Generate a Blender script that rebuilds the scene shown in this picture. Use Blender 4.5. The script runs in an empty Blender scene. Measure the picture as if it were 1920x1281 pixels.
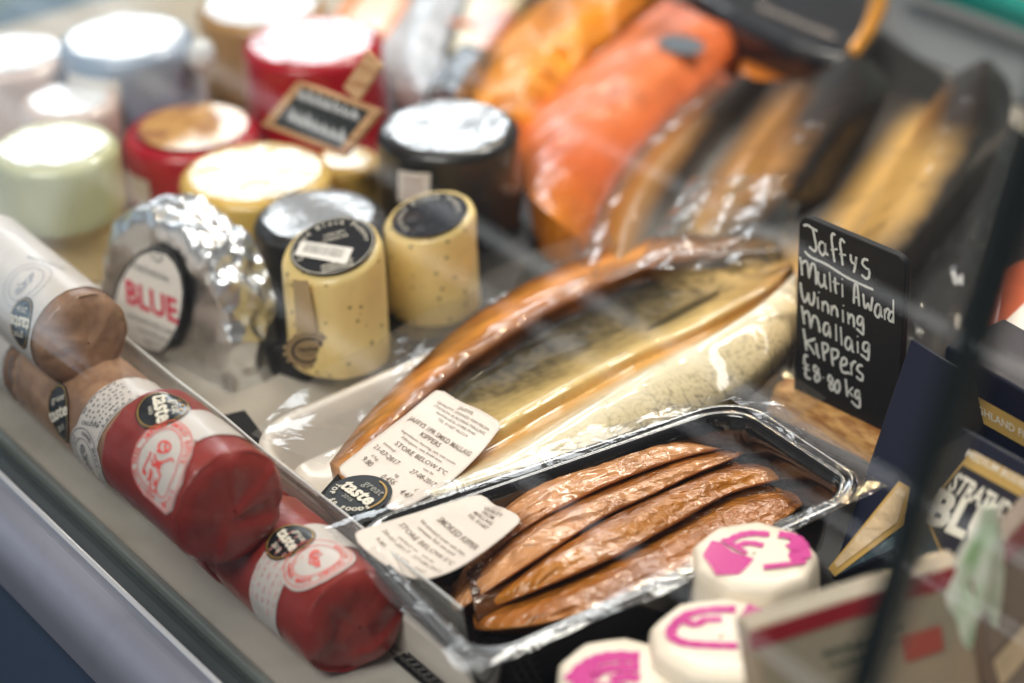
import bpy, math, random
import numpy as np
from mathutils import Vector, Matrix, noise

random.seed(7)
sc = bpy.context.scene
col = sc.collection

# ------------------------------------------------------------------ camera
F = 85 / 36 * 1920          # focal length in pixels of the 1920 px wide photograph
D0, P, ROLL = 1.25, math.radians(30), math.radians(2.0)
fw = np.array([0, math.cos(P), -math.sin(P)])
r0 = np.array([1.0, 0, 0]); u0 = np.cross(r0, fw)
CR = r0 * math.cos(ROLL) - u0 * math.sin(ROLL)
CU = u0 * math.cos(ROLL) + r0 * math.sin(ROLL)
CP = -fw * D0
cam = bpy.data.cameras.new('camera'); camo = bpy.data.objects.new('camera', cam); col.objects.link(camo)
cam.lens, cam.sensor_width, cam.clip_start, cam.clip_end = 85, 36, 0.05, 50
camo.matrix_world = Matrix(((CR[0], CU[0], -fw[0], CP[0]), (CR[1], CU[1], -fw[1], CP[1]), (CR[2], CU[2], -fw[2], CP[2]), (0, 0, 0, 1)))
cam.dof.use_dof = True
cam.dof.focus_distance = 1.075
cam.dof.aperture_fstop = 3.6
cam.dof.aperture_blades = 0
sc.camera = camo

# ------------------------------------------------------------------ light
wd = bpy.data.worlds.new('World'); sc.world = wd; wd.use_nodes = True
wn = wd.node_tree; bg = wn.nodes['Background']
tcw = wn.nodes.new('ShaderNodeTexCoord'); sep = wn.nodes.new('ShaderNodeSeparateXYZ'); rmp = wn.nodes.new('ShaderNodeValToRGB')
mp = wn.nodes.new('ShaderNodeMapRange'); mp.inputs[1].default_value = -1; mp.inputs[2].default_value = 1
wn.links.new(tcw.outputs['Generated'], sep.inputs[0]); wn.links.new(sep.outputs['Z'], mp.inputs[0]); wn.links.new(mp.outputs[0], rmp.inputs[0])
rmp.color_ramp.elements[0].position = 0.3; rmp.color_ramp.elements[0].color = (0.05, 0.055, 0.07, 1)
rmp.color_ramp.elements[1].position = 0.95; rmp.color_ramp.elements[1].color = (0.30, 0.29, 0.29, 1)
wn.links.new(rmp.outputs[0], bg.inputs['Color']); bg.inputs['Strength'].default_value = 0.45


def area(name, loc, target, sx, sy, power, colr, spread=180):
    l = bpy.data.lights.new(name, 'AREA'); l.shape = 'RECTANGLE'; l.size, l.size_y = sx, sy
    l.energy, l.color = power, colr
    l.spread = math.radians(spread)
    o = bpy.data.objects.new(name, l); col.objects.link(o); o.location = loc
    o.rotation_euler = (Vector(target) - Vector(loc)).to_track_quat('-Z', 'Y').to_euler()
    return o


area('street_window_light', (-2.6, 1.50, 0.0), (0, 0.1, 0.1), 1.4, 1.8, 6.5, (0.66, 0.84, 1.0))
area('rear_window_light', (-0.58, 3.3, 1.44), (-0.15, 0.2, 0.05), 1.2, 0.60, 14, (0.90, 0.95, 1.0))
area('overhead_fill_light', (0.45, 0.45, 1.05), (0.05, -0.05, 0), 1.1, 0.16, 12, (1.0, 0.94, 0.86))  # unseen soft fill added overhead, also streaks the fish ridges
area('fillet_sheen_light', (0.22, 3.3, 2.43), (0.05, -0.1, 0.04), 0.75, 0.34, 5.0, (0.95, 0.97, 1.0))  # unseen light added for sheen on the fillets and paper cheeses
area('ceiling_light', (-0.9, -1.6, 2.2), (0.0, -0.1, 0), 1.5, 0.8, 52, (1.0, 0.96, 0.92))
for z, y, wd_, pw in ((0.20, -0.20, 0.007, 0.075), (0.16, -0.20, 0.005, 0.05), (0.06, -0.20, 0.009, 0.07), (0.30, -0.16, 0.007, 0.06)):     # thin unseen lights added to mirror as streaks in the front glass
    area('glass_streak_light', (-0.85, y - 0.06, z), (-0.85 + 0.815, y - 0.06 + 0.579, z), 2.2, wd_, pw, (0.95, 0.97, 1.0))
for k, (x, y, z, w) in enumerate([(0.55, 1.7, 1.5, 1.3), (0.25, 1.9, 1.55, 1.2), (0.75, 0.9, 1.6, 1.5), (-0.7, 0.5, 1.7, 1.2), (0.1, 0.5, 1.8, 1.2), (-0.2, -0.6, 1.9, 1.5)]):
    l = bpy.data.lights.new('warm_spot_bulb', 'POINT'); l.energy = w * 4.5; l.color = (1.0, 0.72, 0.40); l.shadow_soft_size = 0.013
    o = bpy.data.objects.new('warm_spot_bulb', l); col.objects.link(o); o.location = (x, y, z)

sc.view_settings.view_transform = 'Standard'; sc.view_settings.look = 'None'
sc.view_settings.exposure = 0.22; sc.view_settings.gamma = 1.0; sc.view_settings.use_curve_mapping = False
sc.cycles.max_bounces = 8; sc.cycles.transparent_max_bounces = 16
sc.cycles.sample_clamp_indirect = 4.0
sc.cycles.use_denoising = True

# ------------------------------------------------------------------ geometry helpers
EV = np.array([0.579, -0.815, 0]); EV /= np.linalg.norm(EV)      # along the counter's front edge
NV = np.array([0.815, 0.579, 0]); NV /= np.linalg.norm(NV)       # inward, away from the customer
ZV = np.array([0, 0, 1.0])


def W(e, n, z=0.0):
    return EV * e + NV * n + ZV * z


def ray(x, y):
    return fw + CR * (x - 960) / F - CU * (y - 640.5) / F


def at(x, y, z=0.0):
    d = ray(x, y); return CP + d * ((z - CP[2]) / d[2])


def onplane(x, y, o, n):
    d = ray(x, y); return CP + d * (((o - CP) @ n) / (d @ n))


def proj(p):
    q = np.asarray(p) - CP; w = q @ fw
    return 960 + F * (q @ CR) / w, 640.5 - F * (q @ CU) / w, w


def depth(p):
    return (np.asarray(p) - CP) @ fw


def nrm(v):
    v = np.asarray(v, float); return v / np.linalg.norm(v)


def lin(r, g, b):
    f = lambda c: (c / 255 / 12.92) if c <= 10 else ((c / 255 + 0.055) / 1.055) ** 2.4
    return (f(r), f(g), f(b))


def nz(p, s, seed=0.0):
    return noise.noise(Vector((p[0] * s + seed, p[1] * s - seed, p[2] * s + 0.37 * seed)))


def catmull(pts, n):
    pts = np.asarray(pts, float); m = len(pts)
    out = []
    for t in np.linspace(0, m - 1, n):
        i = min(int(t), m - 2); f = t - i
        p0, p1, p2, p3 = pts[max(i - 1, 0)], pts[i], pts[i + 1], pts[min(i + 2, m - 1)]
        out.append(0.5 * ((2 * p1) + (-p0 + p2) * f + (2 * p0 - 5 * p1 + 4 * p2 - p3) * f * f + (-p0 + 3 * p1 - 3 * p2 + p3) * f ** 3))
    return np.array(out)


class MB:
    def __init__(s): s.v, s.f, s.c, s.uv = [], [], None, None

    def add(s, vs, fs):
        b = len(s.v); s.v.extend([tuple(map(float, p)) for p in vs]); s.f.extend([tuple(b + i for i in f) for f in fs]); return b

    def grid(s, pts, nu, nv, closeu=False):
        fs = []
        for i in range(nu if closeu else nu - 1):
            for j in range(nv - 1):
                a = i * nv + j; b = ((i + 1) % nu) * nv + j
                fs.append((a, b, b + 1, a + 1))
        return s.add(pts, fs)

    def box(s, o, x, y, z):   # corner + three edge vectors
        o, x, y, z = map(np.asarray, (o, x, y, z))
        v = [o, o + x, o + x + y, o + y, o + z, o + x + z, o + x + y + z, o + y + z]
        s.add(v, [(0, 3, 2, 1), (4, 5, 6, 7), (0, 1, 5, 4), (1, 2, 6, 5), (2, 3, 7, 6), (3, 0, 4, 7)])

    def prism(s, poly, d):    # planar polygon pushed back by vector d
        n = len(poly); d = np.asarray(d)
        v = [np.asarray(p) for p in poly] + [np.asarray(p) + d for p in poly]
        s.add(v, [tuple(range(n)), tuple(range(2 * n - 1, n - 1, -1))] + [(i, n + i, n + (i + 1) % n, (i + 1) % n) for i in range(n)])

    def tube(s, pts, r, seg=10, cap=True):
        pts = np.asarray(pts, float); n = len(pts); rr = r if hasattr(r, '__len__') else [r] * n
        vs = []; up = np.array([0.12, 0.33, 0.93])
        for i in range(n):
            t = nrm(pts[min(i + 1, n - 1)] - pts[max(i - 1, 0)])
            a = nrm(np.cross(t, up)); b = np.cross(t, a)
            for k in range(seg):
                q = 2 * math.pi * k / seg; vs.append(pts[i] + rr[i] * (math.cos(q) * a + math.sin(q) * b))
        fs = []
        for i in range(n - 1):
            for k in range(seg):
                a = i * seg + k; b = i * seg + (k + 1) % seg
                fs.append((a, b, b + seg, a + seg))
        if cap: fs += [tuple(range(seg))[::-1], tuple(range((n - 1) * seg, n * seg))]
        s.add(vs, fs)


def bevelmod(o, w, seg=2):
    m = o.modifiers.new('b', 'BEVEL'); m.width = w; m.segments = seg; m.limit_method = 'ANGLE'; m.angle_limit = math.radians(40)


def thing(name, label, cat, loc, group=None):
    o = bpy.data.objects.new(name, None); col.objects.link(o); o.location = Vector([float(x) for x in loc]); o.empty_display_size = 0.01
    o['label'] = label; o['category'] = cat
    if group: o['group'] = group
    return o


def obj(name, mb, m, parent=None, smooth=True, sharp=38, label=None, fix=True):
    loc = np.array(parent_world(parent)) if parent else (np.mean(np.array(mb.v), axis=0) * 0)
    me = bpy.data.meshes.new(name)
    me.from_pydata([tuple(np.array(p) - loc) for p in mb.v], [], mb.f)
    if mb.c is not None:
        a = me.color_attributes.new('Col', 'FLOAT_COLOR', 'POINT')
        a.data.foreach_set('color', np.asarray(mb.c, np.float32).ravel())
    if mb.uv is not None:
        uvl = me.uv_layers.new(name='UVMap'); vi = np.zeros(len(me.loops), np.int32); me.loops.foreach_get('vertex_index', vi)
        uvl.data.foreach_set('uv', np.asarray(mb.uv, np.float32)[vi].ravel())
    if fix:
        import bmesh
        bm = bmesh.new(); bm.from_mesh(me); bmesh.ops.recalc_face_normals(bm, faces=bm.faces); bm.to_mesh(me); bm.free()
    if smooth:
        me.polygons.foreach_set('use_smooth', [True] * len(me.polygons)); me.set_sharp_from_angle(angle=math.radians(sharp))
    me.materials.append(m)
    o = bpy.data.objects.new(name, me); col.objects.link(o)
    if parent:
        o.parent = parent
        if parent.type != 'EMPTY': o.matrix_parent_inverse = Matrix.Identity(4)
    if label: o['label'] = label
    return o


def parent_world(p):
    l = Vector((0, 0, 0))
    while p: l += p.location; p = p.parent
    return l


def single(name, mb, m, label, cat, group=None, **k):
    o = obj(name, mb, m, None, **k); o['label'] = label; o['category'] = cat
    if group: o['group'] = group
    return o


def structure(name, mb, m, **k):
    o = obj(name, mb, m, None, **k); o['kind'] = 'structure'; return o


# ------------------------------------------------------------------ material helpers
def _new(name):
    m = bpy.data.materials.new(name); m.use_nodes = True; nt = m.node_tree; nt.nodes.clear()
    return m, nt, nt.nodes.new('ShaderNodeOutputMaterial')


def _noise(nt, vec, scale, detail=3, rough=0.55, dist=0.0):
    n = nt.nodes.new('ShaderNodeTexNoise'); n.inputs['Scale'].default_value = scale; n.inputs['Detail'].default_value = detail
    n.inputs['Roughness'].default_value = rough; n.inputs['Distortion'].default_value = dist
    nt.links.new(vec, n.inputs['Vector']); return n


def mat(name, c, rough=0.5, metal=0.0, coat=0.0, crough=0.08, spec=0.5, var=0.12, vs=60, bump=0.0, bs=250, bd=3, bdist=0.001,
        sss=0.0, attr=False, c2=None, c2s=40, c2t=(0.45, 0.6), aniso=None, cbump=None, specks=None, rvar=0.0, sheen=0, gloss_alpha=False, baniso=None, bmod=0):
    m, nt, out = _new(name); L = nt.links
    b = nt.nodes.new('ShaderNodeBsdfPrincipled'); L.new(b.outputs[0], out.inputs[0])
    tc = nt.nodes.new('ShaderNodeTexCoord'); vec = tc.outputs['Object']
    if aniso:
        mpn = nt.nodes.new('ShaderNodeMapping'); mpn.inputs['Scale'].default_value = aniso; L.new(vec, mpn.inputs[0]); vec = mpn.outputs[0]
    if attr:
        a = nt.nodes.new('ShaderNodeAttribute'); a.attribute_name = 'Col'; csrc = a.outputs['Color']
    else:
        rgb = nt.nodes.new('ShaderNodeRGB'); rgb.outputs[0].default_value = (*c, 1); csrc = rgb.outputs[0]
    if c2 is not None:
        n2 = _noise(nt, vec, c2s, 4); mr = nt.nodes.new('ShaderNodeMapRange'); mr.inputs[1].default_value, mr.inputs[2].default_value = c2t
        L.new(n2.outputs['Fac'], mr.inputs[0]); mx = nt.nodes.new('ShaderNodeMix'); mx.data_type = 'RGBA'
        L.new(mr.outputs[0], mx.inputs['Factor']); L.new(csrc, mx.inputs['A']); mx.inputs['B'].default_value = (*c2, 1); csrc = mx.outputs['Result']
    if specks:
        vo = nt.nodes.new('ShaderNodeTexVoronoi'); vo.inputs['Scale'].default_value = specks[0]; vo.inputs['Randomness'].default_value = 1; L.new(vec, vo.inputs['Vector'])
        mr = nt.nodes.new('ShaderNodeMapRange'); mr.inputs[1].default_value = specks[1]; mr.inputs[2].default_value = specks[1] * 1.9; mr.inputs[3].default_value = 0.75; mr.inputs[4].default_value = 0
        L.new(vo.outputs['Distance'], mr.inputs[0])
        sx = nt.nodes.new('ShaderNodeSeparateColor'); L.new(vo.outputs['Color'], sx.inputs[0])
        gt = nt.nodes.new('ShaderNodeMath'); gt.operation = 'GREATER_THAN'; gt.inputs[1].default_value = 0.2; L.new(sx.outputs[0], gt.inputs[0])
        mu = nt.nodes.new('ShaderNodeMath'); mu.operation = 'MULTIPLY'; L.new(gt.outputs[0], mu.inputs[0]); L.new(mr.outputs[0], mu.inputs[1])
        mx = nt.nodes.new('ShaderNodeMix'); mx.data_type = 'RGBA'; L.new(mu.outputs[0], mx.inputs['Factor']); L.new(csrc, mx.inputs['A']); mx.inputs['B'].default_value = (*specks[2], 1); csrc = mx.outputs['Result']
    if var > 0:
        n1 = _noise(nt, vec, vs, 5); mr = nt.nodes.new('ShaderNodeMapRange'); mr.inputs[1].default_value = 0.25; mr.inputs[2].default_value = 0.45
        mr.inputs[3].default_value = 1 - var; mr.inputs[4].default_value = 1 + var; L.new(n1.outputs['Fac'], mr.inputs[0])
        hs = nt.nodes.new('ShaderNodeHueSaturation'); L.new(mr.outputs[0], hs.inputs['Value']); L.new(csrc, hs.inputs['Color']); csrc = hs.outputs[0]
    L.new(csrc, b.inputs['Base Color'])
    if attr and gloss_alpha:
        L.new(a.outputs['Alpha'], b.inputs['Coat Weight']); ml = nt.nodes.new('ShaderNodeMath'); ml.operation = 'MULTIPLY'; ml.inputs[1].default_value = spec; L.new(a.outputs['Alpha'], ml.inputs[0])
    b.inputs['Roughness'].default_value = rough; b.inputs['Metallic'].default_value = metal
    b.inputs['Specular IOR Level'].default_value = spec
    if attr and gloss_alpha: L.new(ml.outputs[0], b.inputs['Specular IOR Level'])
    b.inputs['Coat Weight'].default_value = coat; b.inputs['Coat Roughness'].default_value = crough
    if sheen: b.inputs['Sheen Weight'].default_value = sheen
    if rvar:
        n3 = _noise(nt, vec, vs * 1.7, 4); mr = nt.nodes.new('ShaderNodeMapRange'); mr.inputs[3].default_value = max(0.02, rough - rvar); mr.inputs[4].default_value = rough + rvar
        L.new(n3.outputs['Fac'], mr.inputs[0]); L.new(mr.outputs[0], b.inputs['Roughness'])
    if sss:
        b.inputs['Subsurface Weight'].default_value = sss; b.inputs['Subsurface Radius'].default_value = (1, 0.5, 0.25); b.inputs['Subsurface Scale'].default_value = 0.004
    if bump:
        bvec = vec
        if baniso:
            mb_ = nt.nodes.new('ShaderNodeMapping'); mb_.vector_type = 'TEXTURE'; mb_.inputs['Rotation'].default_value = (0, 0, baniso[1]); mb_.inputs['Scale'].default_value = baniso[0]; L.new(vec, mb_.inputs[0]); bvec = mb_.outputs[0]
        nb = _noise(nt, bvec, bs, bd, 0.6, 0.4); bp = nt.nodes.new('ShaderNodeBump'); bp.inputs['Strength'].default_value = bump; bp.inputs['Distance'].default_value = bdist
        hsrc = nb.outputs['Fac']
        if bmod:
            nm_ = _noise(nt, vec, bmod, 2); mr_ = nt.nodes.new('ShaderNodeMapRange'); mr_.inputs[1].default_value = 0.38; mr_.inputs[2].default_value = 0.62; mr_.inputs[3].default_value = 0.1; mr_.inputs[4].default_value = 1.25; L.new(nm_.outputs['Fac'], mr_.inputs[0])
            mm_ = nt.nodes.new('ShaderNodeMath'); mm_.operation = 'MULTIPLY'; L.new(hsrc, mm_.inputs[0]); L.new(mr_.outputs[0], mm_.inputs[1]); hsrc = mm_.outputs[0]
        L.new(hsrc, bp.inputs['Height']); L.new(bp.outputs[0], b.inputs['Normal']); L.new(bp.outputs[0], b.inputs['Coat Normal'])
    if cbump:
        bvec = vec
        if baniso:
            mc_ = nt.nodes.new('ShaderNodeMapping'); mc_.vector_type = 'TEXTURE'; mc_.inputs['Rotation'].default_value = (0, 0, baniso[1]); mc_.inputs['Scale'].default_value = baniso[0]; L.new(vec, mc_.inputs[0]); bvec = mc_.outputs[0]
        nb = _noise(nt, bvec, cbump[1], 2, 0.5, 0.6); bp = nt.nodes.new('ShaderNodeBump'); bp.inputs['Strength'].default_value = cbump[0]; bp.inputs['Distance'].default_value = cbump[2]
        L.new(nb.outputs['Fac'], bp.inputs['Height']); L.new(bp.outputs[0], b.inputs['Coat Normal'])
    return m


def film(name, k=1.0, rough=0.06, haze=0.0, hazec=(0.8, 0.82, 0.85), bump=0.0, bs=60, bdist=0.002, ior=1.45, tint=(1, 1, 1)):
    """thin clear plastic or glass: see-through, mirror-like by Fresnel, optionally a little milky"""
    m, nt, out = _new(name); L = nt.links
    tr = nt.nodes.new('ShaderNodeBsdfTransparent'); tr.inputs[0].default_value = (*tint, 1)
    gl = nt.nodes.new('ShaderNodeBsdfGlossy'); gl.inputs['Roughness'].default_value = rough
    fr = nt.nodes.new('ShaderNodeFresnel'); fr.inputs['IOR'].default_value = ior
    geo = nt.nodes.new('ShaderNodeNewGeometry')      # the back face uses 1/IOR so that both faces reflect alike
    mi = nt.nodes.new('ShaderNodeMix'); mi.data_type = 'FLOAT'; mi.inputs['A'].default_value = ior; mi.inputs['B'].default_value = 1 / ior
    L.new(geo.outputs['Backfacing'], mi.inputs['Factor']); L.new(mi.outputs['Result'], fr.inputs['IOR'])
    mu = nt.nodes.new('ShaderNodeMath'); mu.operation = 'MULTIPLY'; mu.inputs[1].default_value = k; mu.use_clamp = True
    L.new(fr.outputs[0], mu.inputs[0])
    mx = nt.nodes.new('ShaderNodeMixShader'); L.new(mu.outputs[0], mx.inputs[0])
    base = tr.outputs[0]
    if haze:
        df = nt.nodes.new('ShaderNodeBsdfDiffuse'); df.inputs[0].default_value = (*hazec, 1)
        m2 = nt.nodes.new('ShaderNodeMixShader'); m2.inputs[0].default_value = haze; L.new(base, m2.inputs[1]); L.new(df.outputs[0], m2.inputs[2]); base = m2.outputs[0]
    L.new(base, mx.inputs[1]); L.new(gl.outputs[0], mx.inputs[2]); L.new(mx.outputs[0], out.inputs[0])
    if bump:
        tc = nt.nodes.new('ShaderNodeTexCoord'); nb = _noise(nt, tc.outputs['Object'], bs, 3, 0.5, 0.8)
        bp = nt.nodes.new('ShaderNodeBump'); bp.inputs['Strength'].default_value = bump; bp.inputs['Distance'].default_value = bdist
        L.new(nb.outputs['Fac'], bp.inputs['Height']); L.new(bp.outputs[0], gl.inputs['Normal'])
    return m


# ------------------------------------------------------------------ surfaces that carry labels
class Plane:
    def __init__(s, o, x, y):
        s.o = np.asarray(o, float); s.x = nrm(x); y = np.asarray(y, float); s.y = nrm(y - s.x * (y @ s.x)); s.n = np.cross(s.x, s.y)
        if s.n @ (CP - s.o) < 0: s.n = -s.n

    def pt(s, a, b, off=0.0): return s.o + s.x * a + s.y * b + s.n * off

    def inv(s, px, py):
        p = onplane(px, py, s.o, s.n) - s.o; return np.array([p @ s.x, p @ s.y])


class Cyl:
    """horizontal cylinder: a runs along the axis, b round it (0 on top, positive towards the customer)"""
    def __init__(s, c, ax, r):
        s.c = np.asarray(c, float); s.ax = nrm(ax); s.r = r; s.z = ZV - s.ax * (ZV @ s.ax); s.z = nrm(s.z); s.sd = np.cross(s.ax, s.z)
        if s.sd @ NV > 0: s.sd = -s.sd

    def pt(s, a, b, off=0.0):
        q = b / s.r; return s.c + s.ax * a + (s.r + off) * (math.cos(q) * s.z + math.sin(q) * s.sd)

    def inv(s, px, py):
        d = ray(px, py); o = CP - s.c
        dp = d - s.ax * (d @ s.ax); op = o - s.ax * (o @ s.ax)
        A = dp @ dp; B = 2 * dp @ op; Cc = op @ op - s.r ** 2; D = B * B - 4 * A * Cc
        t = (-B - math.sqrt(max(D, 0))) / (2 * A)
        p = o + d * t; a = p @ s.ax; w = p - s.ax * a
        return np.array([a, math.atan2(w @ s.sd, w @ s.z) * s.r])


class Upright:
    """standing cylinder (the side of a truckle): a runs round it, b up"""
    def __init__(s, c, r, up=ZV): s.c = np.asarray(c, float); s.r = r; s.up = nrm(up); s.x = nrm(np.cross(fw, s.up)); s.y = np.cross(s.up, s.x)

    def pt(s, a, b, off=0.0):
        q = a / s.r; return s.c + s.up * b + (s.r + off) * (math.sin(q) * s.x - math.cos(q) * s.y)

    def inv(s, px, py):
        d = ray(px, py); o = CP - s.c
        dp = d - s.up * (d @ s.up); op = o - s.up * (o @ s.up)
        A = dp @ dp; B = 2 * dp @ op; D = B * B - 4 * A * (op @ op - s.r ** 2)
        t = (-B - math.sqrt(max(D, 0))) / (2 * A); p = o + d * t
        return np.array([math.atan2(p @ s.x, -(p @ s.y)) * s.r, p @ s.up])


class Patch:
    """curved sheet through a grid of pixel points with heights"""
    def __init__(s, rows, w, h):   # rows[j][i] = (px, py, z), j from top to bottom
        s.g = np.array([[at(*q) for q in r] for r in rows]); s.w, s.h = w, h

    def _c(s, pts, t):
        n = len(pts); t = min(max(t, -0.2), 1.2) * (n - 1); i = min(max(int(t), 0), n - 2); f = t - i
        p0, p1, p2, p3 = pts[max(i - 1, 0)], pts[i], pts[i + 1], pts[min(i + 2, n - 1)]
        if i == 0: p0 = 2 * p1 - p2
        if i == n - 2: p3 = 2 * p2 - p1
        return 0.5 * ((2 * p1) + (-p0 + p2) * f + (2 * p0 - 5 * p1 + 4 * p2 - p3) * f * f + (-p0 + 3 * p1 - 3 * p2 + p3) * f ** 3)

    def raw(s, a, b):   # a: 0..w from left, b: 0..h from the bottom
        u, v = a / s.w, 1 - b / s.h
        return s._c([s._c(r, u) for r in s.g], v)

    def pt(s, a, b, off=0.0):
        p = s.raw(a, b)
        if off:
            h = 1e-4; n = nrm(np.cross(s.raw(a + h, b) - p, s.raw(a, b + h) - p))
            if n @ (CP - p) < 0: n = -n
            p = p + n * off
        return p


class Decal:
    """local frame on a surface: x along the reading direction, y up; from two pixels (or a centre, direction)"""
    def __init__(s, surf, L=None, R=None, c=None, d=None):
        s.s = surf
        if c is None:
            l, r = surf.inv(*L), surf.inv(*R); s.c = (l + r) / 2; dv = r - l; s.len = np.linalg.norm(dv); s.d = dv / s.len
            im = (R[0] - L[0], R[1] - L[1])
        else:
            s.c = np.asarray(c, float); s.d = nrm(d); s.len = 0; im = None
        s.u = np.array([-s.d[1], s.d[0]])
        p0 = np.array(proj(surf.pt(*s.c))[:2]); p1 = np.array(proj(surf.pt(*(s.c + s.u * 0.001)))[:2])
        q1 = np.array(proj(surf.pt(*(s.c + s.d * 0.001)))[:2])
        im = q1 - p0 if im is None else np.array(im)
        if (p1 - p0) @ np.array([im[1], -im[0]]) < 0: s.u = -s.u

    def ab(s, x, y): return s.c + s.d * x + s.u * y
    def pt(s, x, y, off=0.0): return s.s.pt(*s.ab(x, y), off)


_tc = {}


def text2d(t, size, align='CENTER', bold=0.0, sp=1.0):
    k = (t, round(size, 5), align, bold, sp)
    if k in _tc: return _tc[k]
    c = bpy.data.curves.new('t', 'FONT'); c.body = t; c.size = 1.0; c.align_x = align; c.align_y = 'CENTER'; c.resolution_u = 2; c.offset = bold; c.space_character = sp
    o = bpy.data.objects.new('t', c); col.objects.link(o)
    dg = bpy.context.evaluated_depsgraph_get(); me = bpy.data.meshes.new_from_object(o.evaluated_get(dg))
    v = np.array([x.co[:2] for x in me.vertices]) * size if len(me.vertices) else np.zeros((0, 2)); f = [tuple(p.vertices) for p in me.polygons]
    bpy.data.objects.remove(o); bpy.data.curves.remove(c); bpy.data.meshes.remove(me)
    _tc[k] = (v, f); return v, f


def put_text(mb, dec, t, x, y, size, off=0.0003, align='CENTER', bold=0.0, rot=0.0, sx=1.0, sp=1.0):
    v, f = text2d(t, size, align, bold, sp); cr, sr = math.cos(rot), math.sin(rot)
    mb.add([dec.pt(x + (a * sx * cr - b * sr), y + (a * sx * sr + b * cr), off) for a, b in v], f)


def put_arc_text(mb, dec, t, r, ang0, size, off=0.0003, cw=True, step=None, cx=0, cy=0, rx=1.0, ry=1.0, bold=0.0):
    """letters round a circle; ang0 is the angle of the middle letter (90 = top)"""
    step = step or size * 0.78 / r
    for i, ch in enumerate(t):
        if ch == ' ': continue
        k = i - (len(t) - 1) / 2; a = math.radians(ang0) + (-k * step if cw else k * step)
        put_text(mb, dec, ch, cx + r * rx * math.cos(a), cy + r * ry * math.sin(a), size, off, rot=a - math.pi / 2 if cw else a + math.pi / 2, bold=bold)


def put_disc(mb, dec, rx, ry, off=0.0002, cx=0, cy=0, seg=40, rings=5, n=2.0):
    vs = [dec.pt(cx, cy, off)]
    for j in range(1, rings + 1):
        for i in range(seg):
            a = 2 * math.pi * i / seg; ca, sa = math.cos(a), math.sin(a)
            vs.append(dec.pt(cx + rx * j / rings * math.copysign(abs(ca) ** (2 / n), ca), cy + ry * j / rings * math.copysign(abs(sa) ** (2 / n), sa), off))
    fs = [(0, 1 + i, 1 + (i + 1) % seg) for i in range(seg)]
    for j in range(rings - 1):
        for i in range(seg):
            a = 1 + j * seg + i; b = 1 + j * seg + (i + 1) % seg; fs.append((a, a + seg, b + seg, b))
    mb.add(vs, fs)


def put_ring(mb, dec, rx, ry, w, off=0.0003, a0=0, a1=360, seg=48, cx=0, cy=0):
    vs = []; full = abs(a1 - a0) >= 360
    for i in range(seg + (0 if full else 1)):
        a = math.radians(a0 + (a1 - a0) * i / seg)
        for k in (0, 1): vs.append(dec.pt(cx + (rx - k * w) * math.cos(a), cy + (ry - k * w) * math.sin(a), off))
    n = len(vs) // 2
    mb.add(vs, [(2 * i, 2 * ((i + 1) % n), 2 * ((i + 1) % n) + 1, 2 * i + 1) for i in range(n if full else n - 1)])


def put_poly(mb, ptf, poly, off=0.0002, rings=6, sub=4):
    """star-shaped outline in surface coordinates filled with rings round its centroid"""
    poly = np.asarray(poly, float); pp = []
    for i in range(len(poly)):
        for k in range(sub): pp.append(poly[i] + (poly[(i + 1) % len(poly)] - poly[i]) * k / sub)
    c = poly.mean(axis=0); n = len(pp); vs = [ptf(*c, off)]
    for j in range(1, rings + 1):
        for p in pp: vs.append(ptf(*(c + (p - c) * j / rings), off))
    fs = [(0, 1 + i, 1 + (i + 1) % n) for i in range(n)]
    for j in range(rings - 1):
        for i in range(n):
            a = 1 + j * n + i; b = 1 + j * n + (i + 1) % n; fs.append((a, a + n, b + n, b))
    mb.add(vs, fs)


def put_band(mb, ptf, a0, a1, b0, b1, off=0.0002, na=6, nb=30, wob=None):
    vs = []
    for i in range(na + 1):
        for j in range(nb + 1):
            a, b = a0 + (a1 - a0) * i / na, b0 + (b1 - b0) * j / nb
            vs.append(ptf(a, b, off))
    mb.grid(vs, na + 1, nb + 1)


def put_stroke(mb, ptf, pts, w, off=0.0003, n=None, taper=True):
    pts = catmull(pts, n or max(4, 5 * (len(pts) - 1) + 1)) if len(pts) > 2 else np.asarray(pts, float)
    vs = []
    m = len(pts)
    for i in range(m):
        t = nrm(pts[min(i + 1, m - 1)] - pts[max(i - 1, 0)] + 1e-12); s = np.array([-t[1], t[0]])
        k = w / 2 * (0.65 if taper and i in (0, m - 1) else 1.0) * (1 + 0.12 * math.sin(i * 2.1))
        vs += [ptf(*(pts[i] + s * k), off), ptf(*(pts[i] - s * k), off)]
    mb.add(vs, [(2 * i, 2 * i + 1, 2 * i + 3, 2 * i + 2) for i in range(m - 1)])


# ------------------------------------------------------------------ common materials
M_white_label = mat('white_label_paper', lin(232, 228, 222), rough=0.55, var=0.05, vs=90, coat=0.25, crough=0.2)
M_receipt = mat('receipt_paper', lin(228, 217, 208), rough=0.6, var=0.05, vs=60, bump=0.15, bs=120)
M_black_print = mat('black_print', lin(34, 34, 38), rough=0.5, var=0.1)
M_receipt_ink = mat('receipt_ink', lin(112, 100, 90), rough=0.6, var=0.15, vs=900)
M_grey_ink = mat('grey_ink', lin(96, 100, 108), rough=0.6, var=0.1)
M_badge = mat('badge_black', lin(22, 26, 30), rough=0.3, var=0.1, coat=0.6, crough=0.1)
M_gold = mat('gold_print', lin(176, 140, 72), rough=0.35, var=0.12, vs=300, metal=0.3)
M_cream_ink = mat('cream_print', lin(226, 220, 205), rough=0.5, var=0.05)
M_red_ink = mat('red_print', lin(214, 70, 66), rough=0.55, var=0.2, vs=400)

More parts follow.
